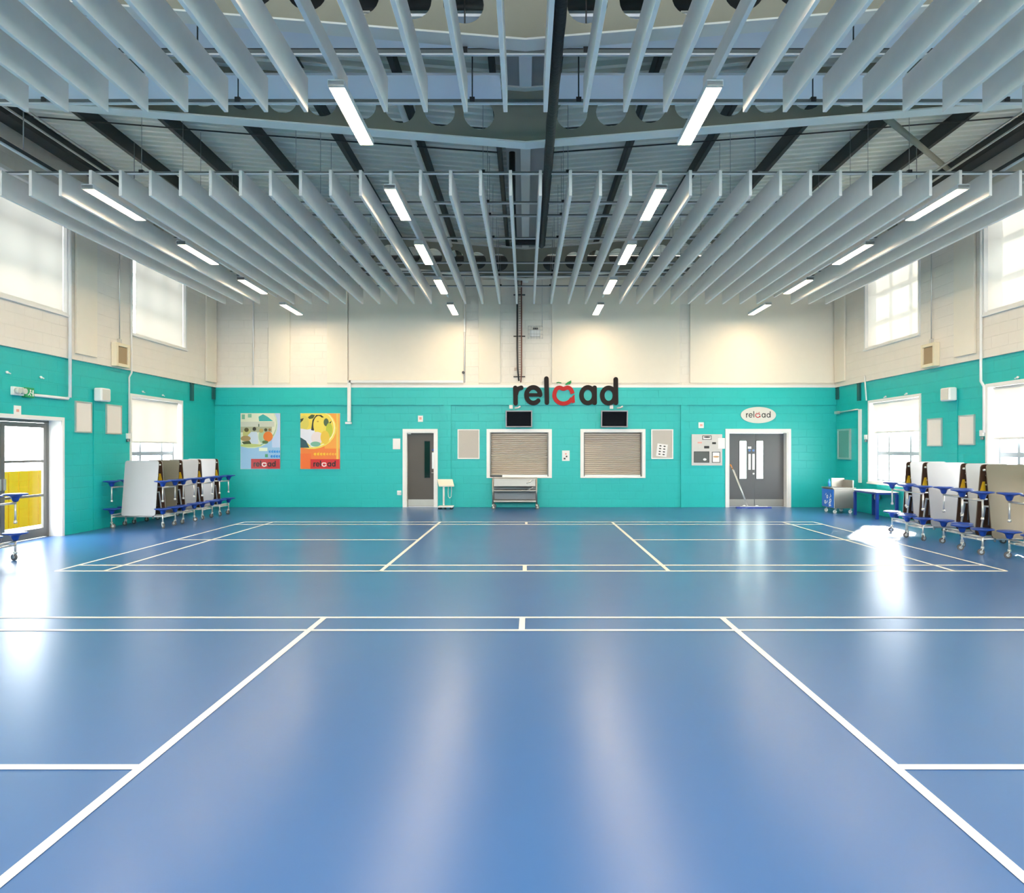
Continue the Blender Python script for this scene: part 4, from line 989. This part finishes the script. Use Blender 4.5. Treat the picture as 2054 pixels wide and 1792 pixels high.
# ------------------------------------------------------------------ folding tables with stools
def make_table(lam, label, group):
    t = thing('folding_table', label, 'folding table', (0, 0, 0), group)
    hw = .36; z0, z1 = .26, 1.43; th = .028; yt, yb = .07, .215
    for sg in (-1, 1):
        def Pq(x, s, q):      # s 0..1 along height, q thickness inwards
            y = yb + (yt - yb) * s; z = z0 + (z1 - z0) * s
            return (x, sg * (y - q), z)
        c = .045; outline = [(-hw, c / 1.17), (-hw + c * .3, c * .25), (-hw + c, 0), (hw - c, 0), (hw - c * .3, c * .25), (hw, c / 1.17), (hw, 1 - c / 1.17), (hw - c * .3, 1 - c * .25), (hw - c, 1), (-hw + c, 1), (-hw + c * .3, 1 - c * .25), (-hw, 1 - c / 1.17)]
        bm = NB(); prism(bm, outline, Pq, 0, .012); top = obj('table_leaf', bm, lam, t)
        bm = NB(); prism(bm, [(x * .995, s) for x, s in outline], Pq, .012, th); obj('underside', bm, M_brown, top)['label'] = 'brown underside'
        for e in (-1, 1):
            bm = NB(); prism(bm, [(e * .30 - .05, .62), (e * .30 + .045, .62), (e * .30 + .02, .76), (e * .30 - .02, .76)], Pq, th, th + .003)
            obj('sticker', bm, M_yellow, top)['label'] = 'yellow sticker'
    bm = NB()
    for sx in (-.29, .29):
        tube(bm, [(sx, -.17, .20), (sx, -.17, .30), (sx, -.06, .75), (sx, .06, .75), (sx, .17, .30), (sx, .17, .20)], .016, 8)
        tube(bm, [(sx, -.03, .45), (sx, -.03, 1.25), (sx, .03, 1.25)], .014, 8)
        tube(bm, [(sx + .0, -.05, 1.1), (sx, .05, 1.1)], .012, 6)
    for yy in (-.13, .13): tube(bm, [(-.56, yy, .24), (.56, yy, .24)], .018, 8)
    tube(bm, [(-.36, 0, 1.34), (.36, 0, 1.34)], .016, 8)
    obj('frame', bm, M_chrome, t)
    for sx in (-1, 1):
        X = sx * .54
        for z in (.235, .285):
            bm = NB(); tube(bm, [(X, -.25, z), (X, .25, z)], .015, 8); obj('arm', bm, M_chrome, t)
        bm = NB()
        tube(bm, [(X, -.25, .865), (X, .25, .865)], .016, 8); tube(bm, [(sx * .30, 0, .865), (X, 0, .865)], .016, 8)
        obj('arm', bm, M_chrome, t)
        for yy in (-.25, .25):
            for zt in (.425, 1.01):
                bm = NB(); lathe(bm, [(0, 0), (.145, 0), (.163, -.006), (.166, -.014), (.16, -.022), (.09, -.036), (.058, -.055), (.042, -.105), (.03, -.125), (0, -.125)], (X, yy, zt), 24)
                s = obj('seat', bm, M_blue, t)
                low = zt < .6
                bm = NB(); tube(bm, [(X, yy, zt - .12), (X, yy, .12 if low else .575)], .015, 8)
                if not low: lathe(bm, [(0, .03), (.02, .025), (.026, .0), (.022, -.018), (0, -.022)], (X, yy, .575), 10)
                obj('post', bm, M_chrome, s)
                if low:
                    w, f = NB(), NB(); caster(w, f, X, yy, .05, random.choice((.4, 1.2, 2.2, 2.9, -0.6)), .135)
                    for fc in f.faces: fc.material_index = 1
                    me = bpy.data.meshes.new('tmp'); f.to_mesh(me); f.free(); w.from_mesh(me); bpy.data.meshes.remove(me)
                    obj('caster', w, [M_tyre, M_chrome], s)
    return t
GT = 'folding tables with stools along the walls'
prot = {}
def place_table(lam, x, y, label):
    if lam not in prot:
        prot[lam] = make_table(MATS[lam], label, GT); prot[lam].location = (x, y, 0)
    else: dup(prot[lam], (x, y, 0), label)
G, TP = 'grey_white_laminate', 'taupe_leaf_tone'
place_table(G, -8.21, 14.45, 'upright folded table with blue stools, nearest of the four behind the glazed door')
place_table(TP, -8.21, 15.30, 'folded table with taupe top, second in the row on the left wall')
place_table(G, -8.19, 16.15, 'pale folded table with blue stools, third in the row on the left wall')
place_table(G, -8.19, 17.05, 'pale folded table with blue stools, farthest in the row on the left wall')
place_table(G, -8.22, 9.86, 'folded table cut by the left picture edge in front of the glazed door')
place_table(G, 7.95, 13.32, 'white folded table farthest in the right row, beside the low blue legged table')
place_table(G, 7.79, 12.50, 'wide open faced white folded table, second from the far end, right row')
place_table(G, 7.97, 11.68, 'white folded table mostly hidden behind the taupe one, right row')
place_table(TP, 7.77, 10.87, 'folded table with taupe top in the right row')
place_table(G, 7.97, 10.06, 'nearest folded table of the right row, cut by the picture edge')

# outside: low yellow fence beyond the glazed door
t = thing('yellow_fence', 'low yellow fence outside the glazed door', 'fence', (-11.4, 0, -.14))
bm = NB()
for i in range(46): box(bm, -.02, .02, 7.0 + i * .3, 7.0 + i * .3 + .27, .05, 1.32)
obj('board_panel', bm, M_yfence, t)
for i in range(8):
    bm = NB(); box(bm, -.12, -.02, 7.0 + i * 1.9, 7.1 + i * 1.9, 0, 1.36); obj('post', bm, M_yfence, t)

# ------------------------------------------------------------------ light
w = bpy.data.worlds.new('World'); scene.world = w; w.use_nodes = True
bg = w.node_tree.nodes['Background']; bg.inputs[0].default_value = (.90, .95, 1.0, 1); bg.inputs[1].default_value = 9.0
sun = bpy.data.lights.new('sun', 'SUN'); sun.energy = 25.0; sun.color = (1, .93, .82); sun.angle = math.radians(2.5)
so = bpy.data.objects.new('sun', sun); col.objects.link(so)
so.rotation_euler = Vector((-1.55, -2.4, -1.15)).to_track_quat('-Z', 'Y').to_euler()
so.location = (20, 30, 20)

def portal(loc, sx, sz_, rot):
    ld = bpy.data.lights.new('window_portal', 'AREA'); ld.shape = 'RECTANGLE'; ld.size = sx; ld.size_y = sz_
    ld.cycles.is_portal = True
    o = bpy.data.objects.new('window_portal', ld); col.objects.link(o); o.location = loc; o.rotation_euler = rot
RX = {1: (PI / 2, 0, PI / 2), -1: (PI / 2, 0, -PI / 2)}
for sgn, lows in ((-1, LOWL), (1, LOWR)):
    for a, b in HIGH: portal((sgn * (W + .33), (a + b) / 2, (HZ0 + HZ1) / 2), b - a, HZ1 - HZ0, RX[sgn])
    for a, b in lows: portal((sgn * (W + .32), (a + b) / 2, (LZ0 + LZ1) / 2), b - a, LZ1 - LZ0, RX[sgn])
portal((-W - .32, (LD0 + LD1) / 2, LDZ / 2), LD1 - LD0, LDZ, RX[-1])
for a, b in FRONT_FILL: portal(((a + b) / 2, YN - .32, 4.95), b - a, 2.9, (PI / 2, 0, PI))

# ------------------------------------------------------------------ camera
cam = bpy.data.cameras.new('camera'); cam.sensor_width = 36; cam.lens = F / 2054 * 36
cam.shift_x = -(VX - 1027) / 2054; cam.shift_y = (VY - 896) / 2054
co = bpy.data.objects.new('camera', cam); col.objects.link(co); co.location = (0, 0, CZ); co.rotation_euler = (PI / 2, 0, 0)
scene.camera = co
vs = scene.view_settings
vs.view_transform = 'Standard'; vs.look = 'None'; vs.gamma = 1; vs.use_curve_mapping = False; vs.exposure = 1.18
scene.cycles.use_denoising = True
scene.cycles.max_bounces = 8; scene.cycles.diffuse_bounces = 5; scene.cycles.glossy_bounces = 4; scene.cycles.transparent_max_bounces = 8
scene.cycles.sample_clamp_indirect = 6
